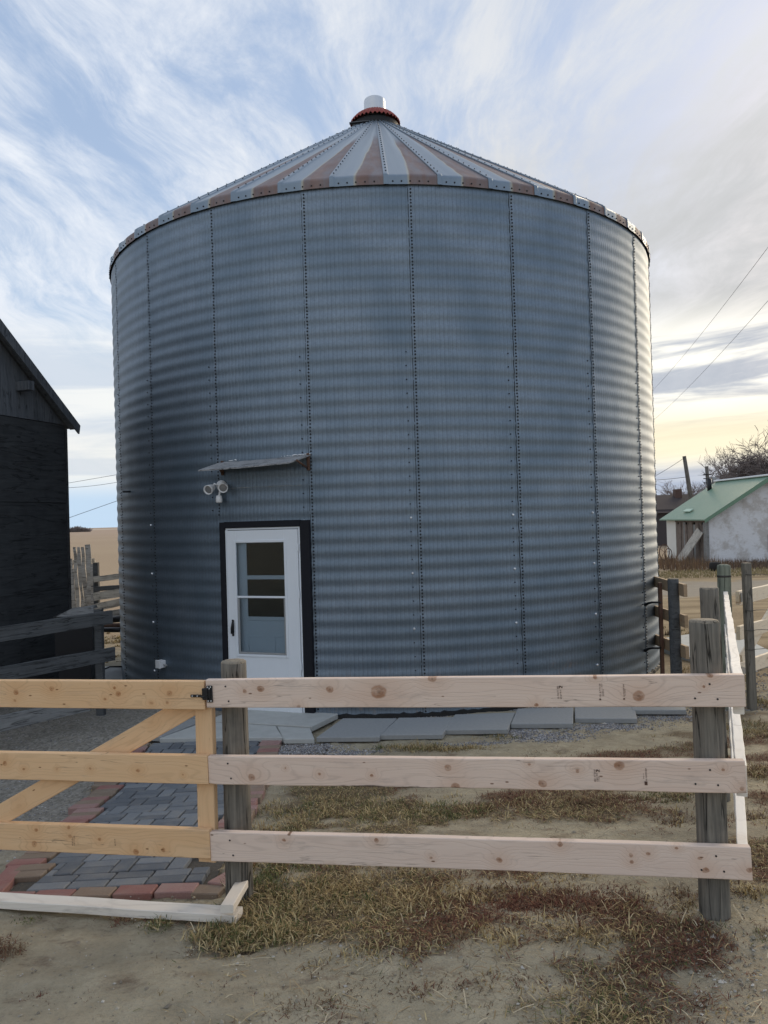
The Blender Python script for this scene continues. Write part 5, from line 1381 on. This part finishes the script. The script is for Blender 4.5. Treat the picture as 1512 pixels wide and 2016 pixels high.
near = [ # px, py, rx, ry, n, mix, height, flatness
    (500, 1745, .14, .16, 900, {GN: 6, S: 2, BR_: 1}, .07, .1), (560, 1700, .25, .20, 1300, {GN: 5, S: 3, BR_: 2}, .06, .2),
    (640, 1760, .30, .12, 1800, {GN: 3, S: 4, BR_: 2}, .07, .2), (500, 1845, .22, .08, 1500, {S: 6, GN: 3}, .075, .15), (420, 1840, .12, .05, 420, {S: 4, GN: 3, BR_: 2}, .06, .2),
    (560, 1800, .22, .10, 1000, {S: 4, GN: 3, BR_: 2}, .065, .25), (760, 1790, .30, .12, 2000, {S: 7, GN: 2, BR_: 3}, .07, .25), (720, 1730, .35, .10, 1300, {S: 5, BR_: 3, GN: 1}, .055, .4),
    (870, 1760, .30, .12, 1700, {S: 6, RD: 3, BR_: 3}, .06, .3), (900, 1850, .30, .10, 800, {S: 4, BR_: 3, RD: 2}, .05, .4), (740, 1880, .25, .08, 500, {S: 4, BR_: 3, GN: 1}, .05, .4),
    (1100, 1775, .36, .10, 5200, {RD: 9, BR_: 1}, .06, .2), (1010, 1755, .28, .08, 2400, {RD: 6, S: 2, BR_: 2}, .055, .3), (1190, 1800, .30, .09, 1400, {RD: 5, BR_: 3, S: 2}, .055, .35),
    (1080, 1720, .40, .06, 1000, {S: 8, BR_: 2}, .06, .75), (1020, 1840, .30, .06, 380, {S: 6, BR_: 2, RD: 2}, .075, .2), (1180, 1850, .26, .08, 420, {S: 6, RD: 2, BR_: 2}, .085, .2),
    (1330, 1770, .22, .08, 700, {RD: 5, BR_: 4, S: 1}, .05, .4), (1350, 1830, .20, .06, 420, {BR_: 4, GN: 2, RD: 3}, .05, .3), (1250, 1900, .34, .10, 420, {RD: 5, S: 2, BR_: 3}, .05, .45),
    (1140, 1960, .45, .09, 600, {RD: 6, BR_: 3, S: 2}, .045, .5), (1000, 1930, .32, .08, 420, {RD: 5, BR_: 3, S: 2}, .04, .5), (860, 1945, .22, .07, 450, {RD: 6, BR_: 3}, .04, .5),
    (1290, 1985, .30, .06, 550, {RD: 6, BR_: 3}, .04, .5), (700, 1960, .12, .07, 260, {RD: 6, BR_: 3, GN: 1}, .04, .5), (620, 1985, .16, .05, 320, {RD: 6, BR_: 3}, .035, .6),
    (435, 1950, .05, .05, 110, {RD: 6, BR_: 2}, .03, .5), (85, 1960, .06, .03, 120, {RD: 6}, .03, .5), (175, 1958, .05, .02, 70, {RD: 6}, .025, .5), (5, 1870, .10, .10, 500, {RD: 6, BR_: 3}, .04, .5),
    (55, 1808, .05, .02, 110, {GN: 4, S: 1}, .035, .4), (240, 1812, .10, .03, 130, {RD: 4, BR_: 3, GN: 1}, .035, .5), (330, 1820, .07, .03, 170, {GN: 3, S: 3, RD: 2}, .05, .3),
    (700, 1960, .5, .15, 300, {BR_: 4, RD: 3}, .03, .7), (380, 1900, .5, .12, 160, {BR_: 4, RD: 2, S: 2}, .03, .8), (1440, 1950, .2, .10, 260, {RD: 3, BR_: 3, S: 2}, .04, .5),
    # between the boards
    (640, 1590, .50, .24, 3000, {GN: 3, S: 4, BR_: 3}, .055, .25), (800, 1600, .50, .22, 2800, {GN: 5, S: 3, BR_: 2}, .06, .2), (960, 1590, .35, .18, 1500, {GN: 3, S: 4, BR_: 2, RD: 1}, .06, .25),
    (1180, 1585, .45, .16, 4800, {RD: 8, BR_: 2}, .06, .2), (1060, 1575, .35, .18, 2400, {RD: 6, BR_: 3, S: 1}, .055, .3), (1330, 1570, .28, .14, 1300, {S: 4, GN: 3, BR_: 3}, .06, .3), (1350, 1615, .25, .12, 900, {RD: 4, BR_: 3, S: 2}, .06, .3),
    (580, 1630, .25, .12, 900, {S: 5, GN: 2, BR_: 3}, .05, .3), (870, 1475, .42, .10, 1700, {S: 7, GN: 3, BR_: 2}, .08, .2), (760, 1475, .20, .08, 450, {GN: 4, S: 3}, .05, .3), (990, 1450, .22, .10, 550, {GN: 4, S: 3}, .05, .3),
    (1050, 1490, .5, .14, 260, {BR_: 4, S: 2, RD: 2}, .04, .5), (1200, 1480, .5, .2, 420, {RD: 4, BR_: 4, S: 2}, .04, .6), (1330, 1450, .3, .2, 260, {BR_: 4, S: 2}, .04, .6),
    (545, 1655, .10, .10, 260, {GN: 2, S: 3}, .05, .3), (200, 1560, .4, .4, 120, {BR_: 3, S: 2}, .03, .6), (60, 1420, .4, .2, 200, {BR_: 3, S: 1}, .04, .4), (100, 1640, .25, .15, 160, {BR_: 4, GN: 2}, .03, .4),
    # right of the side fence
    (1490, 1440, .30, .35, 2600, {S: 6, GN: 2, BR_: 3}, .07, .25), (1500, 1520, .22, .22, 1500, {S: 5, GN: 1, BR_: 4}, .065, .35), (1490, 1610, .16, .15, 700, {BR_: 5, S: 3, RD: 2}, .055, .4), (1495, 1690, .14, .10, 480, {BR_: 4, RD: 3, S: 2}, .05, .4),
    (1470, 1760, .14, .08, 480, {S: 5, BR_: 3}, .07, .4), (1500, 1850, .10, .05, 160, {GN: 3, BR_: 3}, .04, .4), (1500, 1385, .35, .3, 1400, {S: 6, BR_: 2, GN: 1}, .08, .2),
]
blades('dry_grass', near)
def thatch(name, n):
    V = []; Fc = []; Cc = []; k = 0; tries = 0
    while k < n and tries < n * 40:
        tries += 1
        y = 2.55 + 4.6 * random.random() ** 1.6; x = random.uniform(-1.0, 2.6 + .3 * max(0, y - 3))
        if y > 3 and x > 1.6 + .45 * (y - 3) + 1.2: continue
        if lx(y) - .1 < x < rx(y) + .10 and 3.76 < y < 7.5: continue
        d_ = litter_at(x, y)
        if random.random() > d_ * .95 + .012: continue
        k += 1
        redz = .55 + .8 * mnoise.noise(Vector((x * .9 + 5, y * 1.1, 0))) + .26 * (x - .45) + .05 * (1 - sstep(2.9, 3.3, y))
        kd = RD if random.random() < sstep(.35, .9, redz) else random.choices([S, BR_, GN], [4.2, 4, 2.4 + 1.5 * mnoise.noise(Vector((x * 1.6, y * 1.6, 7)))])[0]
        z = hn(x, y) - .004; L = random.uniform(.015, .055) * (1.15 if kd == S else .8); a_ = random.uniform(0, 6.28)
        el = random.uniform(-.05, .55) if random.random() < .8 else random.uniform(.5, 1.3)
        w_ = random.uniform(.0010, .0021); da = Vector((math.cos(a_), math.sin(a_), 0)); sd = Vector((-da.y, da.x, 0)) * w_
        A = Vector((x, y, z + random.uniform(0, .014))); B = A + da * math.cos(el) * L * .6 + Vector((0, 0, math.sin(el) * L * .6)); C_ = B + (da + sd * random.uniform(-200, 200)).normalized() * L * .5 + Vector((0, 0, random.uniform(-.3, .2) * L))
        o = len(V); V += [A - sd, A + sd, B + sd, B - sd, C_]; Fc += [(o, o + 1, o + 2, o + 3), (o + 3, o + 2, o + 4)]
        c_ = random.choice(BANK[kd]); q_ = random.uniform(.7, 1.2); Cc += [(c_[0] * q_, c_[1] * q_, c_[2] * q_, 1)] * 5
    me = mesh(name, V, Fc, M_blade); ca = me.color_attributes.new('Col', 'FLOAT_COLOR', 'POINT'); ca.data.foreach_set('color', np.array(Cc, dtype=np.float32).ravel())
    return link(name, me, None, None, 'stuff')
thatch('dead_thatch', 60000)
mid = [(1400, 1330, .8, .5, 1200, {S: 5, BR_: 3}, .09, .3), (1375, 1255, .5, .8, 1400, {S: 5, BR_: 3}, .12, .3), (225, 1260, .7, .8, 1500, {S: 6, BR_: 2, GN: 1}, .08, .4), (215, 1300, .5, .5, 900, {S: 5, BR_: 3, GN: 1}, .06, .4)]
blades('dry_grass', mid)
# weeds along the white shed and verge
weeds = []
V = []; Fc = []; Cc = []
def farblade(x, y, L, col_, w_=.012):
    z = gh(x, y) - .02; a_ = random.uniform(0, 6.28); ln_ = random.uniform(0, .35)
    P0 = Vector((x, y, z)); T = P0 + Vector((math.cos(a_) * L * ln_, math.sin(a_) * L * ln_, L)); sd = Vector((w_, 0, 0))
    o = len(V); V.extend([P0 - sd, P0 + sd, T]); Fc.append((o, o + 1, o + 2)); k_ = random.uniform(.75, 1.25); Cc.extend([(col_[0] * k_, col_[1] * k_, col_[2] * k_, 1)] * 3)
for _ in range(7000):
    x = random.uniform(10.5, 21); y = random.uniform(28.3, 31.9)
    if x < 13.2: y = random.uniform(28.3, 34.5)
    lft = 1 - sstep(11.5, 15, x); farblade(x, y, random.uniform(.10, .62) ** 1.3 * (.6 + .6 * lft) * (.45 + .9 * abs(mnoise.noise(Vector((x * 1.1, y * 1.5, 0)))) + .25), random.choice([(.20, .115, .065), (.24, .16, .09), (.15, .10, .065)] if random.random() < .3 + .6 * lft else [(.12, .09, .075), (.17, .13, .10), (.10, .075, .06)]))
for _ in range(5000): farblade(random.uniform(9, 20), random.uniform(25.5, 28.6), random.uniform(.04, .14), random.choice([(.34, .27, .13), (.28, .23, .12), (.24, .20, .10)]), .015)
me = mesh('roadside_weeds', V, Fc, M_blade); ca = me.color_attributes.new('Col', 'FLOAT_COLOR', 'POINT'); ca.data.foreach_set('color', np.array(Cc, dtype=np.float32).ravel())
link('roadside_weeds', me, None, None, 'stuff')

# loose straw stalks
V = []; Fc = []; Cc = []
for _ in range(300):
    P = G(random.uniform(380, 1512), random.uniform(1700, 2030)); L = random.uniform(.02, .10) ** 1.0; a_ = random.uniform(0, math.pi); w_ = random.uniform(.001, .0022)
    z = hn(P.x, P.y) + random.uniform(.004, .016); da = Vector((math.cos(a_), math.sin(a_), random.uniform(-.1, .14))); sd = Vector((-da.y, da.x, 0)) * w_
    A = Vector((P.x, P.y, z)); B = A + da * L * .5 + Vector((0, 0, .004)); C_ = A + da * L; o = len(V)
    V += [A - sd, A + sd, B + sd, B - sd, C_ + sd, C_ - sd]; Fc += [(o, o + 1, o + 2, o + 3), (o + 3, o + 2, o + 4, o + 5)]
    c_ = random.choice([(.44, .36, .22), (.34, .26, .15), (.26, .18, .10), (.5, .43, .30)]); Cc += [c_ + (1,)] * 6
me = mesh('straw_litter', V, Fc, M_blade); ca = me.color_attributes.new('Col', 'FLOAT_COLOR', 'POINT'); ca.data.foreach_set('color', np.array(Cc, dtype=np.float32).ravel())
link('straw_litter', me, None, None, 'stuff')

# gravel and pebbles
OCT = [(1, 0, 0), (0, 1, 0), (-1, 0, 0), (0, -1, 0), (0, 0, 1), (0, 0, -1)]; OF = [(0, 1, 4), (1, 2, 4), (2, 3, 4), (3, 0, 4), (1, 0, 5), (2, 1, 5), (3, 2, 5), (0, 3, 5)]
def stones(name, spots, cols):
    V = []; Fc = []; Cc = []
    for (x, y, r) in spots:
        z = hn(x, y) + r * .15; a_ = random.uniform(0, 6.28); ca_, sa = math.cos(a_), math.sin(a_); sx, sy, sz = r * random.uniform(.7, 1.4), r * random.uniform(.7, 1.2), r * random.uniform(.5, .9)
        o = len(V)
        for (p_, q_, s_) in OCT:
            px_, py_, pz_ = p_ * sx + random.uniform(-.2, .2) * r, q_ * sy + random.uniform(-.2, .2) * r, s_ * sz
            V.append((x + px_ * ca_ - py_ * sa, y + px_ * sa + py_ * ca_, z + pz_))
        Fc += [tuple(i + o for i in f) for f in OF]; c_ = random.choice(cols); k_ = random.uniform(.8, 1.2); Cc += [(c_[0] * k_, c_[1] * k_, c_[2] * k_, 1)] * 6
    me = mesh(name, V, Fc, M_stonecol); ca = me.color_attributes.new('Col', 'FLOAT_COLOR', 'POINT'); ca.data.foreach_set('color', np.array(Cc, dtype=np.float32).ravel())
    return link(name, me, None, None, 'stuff')
GC = [(.20, .20, .21), (.30, .30, .31), (.13, .13, .14), (.40, .39, .38), (.24, .21, .19)]
sp_ = []
def near_slabs(x, y):
    return True
for (px, py, rx_, ry_, n) in ((600, 1475, .35, .12, 1500), (690, 1480, .3, .08, 700), (560, 1490, .25, .14, 900), (1020, 1440, .22, .10, 900), (1080, 1450, .35, .12, 1500), (1190, 1432, .40, .10, 1600), (1310, 1412, .4, .12, 1200), (1400, 1395, .4, .2, 700), (940, 1462, .3, .06, 400), (800, 1412, .5, .06, 500), (1060, 1396, .3, .06, 400)):
    c0 = G(px, py)
    for _ in range(n): sp_.append((c0.x + random.gauss(0, rx_ * .6), c0.y + random.gauss(0, ry_ * .7), random.uniform(.004, .011)))
stones('gravel', sp_, GC)
sp_ = []
for _ in range(3000):
    x = random.uniform(-4.2, -2.0); y = random.uniform(4.6, 9.5)
    if lx(y) - .15 < x: continue
    sp_.append((x, y, random.uniform(.003, .009)))
for _ in range(1200):
    P = G(random.uniform(1440, 1600), random.uniform(1310, 1400)); sp_.append((P.x, P.y, random.uniform(.006, .014)))
stones('gravel', sp_, GC + [(.22, .20, .17)])
sp_ = []
for _ in range(1500):
    P = G(random.uniform(0, 1512), random.uniform(1700, 2030)); sp_.append((P.x, P.y, abs(random.gauss(0, .0035)) + .0015))
for _ in range(300):
    P = G(random.gauss(1430, 60), random.gauss(1910, 50)); sp_.append((P.x, P.y, abs(random.gauss(0, .0045)) + .002))
for (px, py, r) in ((1340, 1600, .012), (1245, 1915, .012), (433, 1790, .01), (806, 2000, .010), (100, 1795, .008), (155, 1853, .010), (745, 1637, .014), (1130, 1637, .014), (1190, 1427, .022), (330, 1985, .014)):
    P = G(px, py); sp_.append((P.x, P.y, r))
stones('pebbles', sp_, [(.36, .32, .25), (.44, .41, .36), (.26, .23, .18), (.30, .27, .21), (.22, .19, .15)])
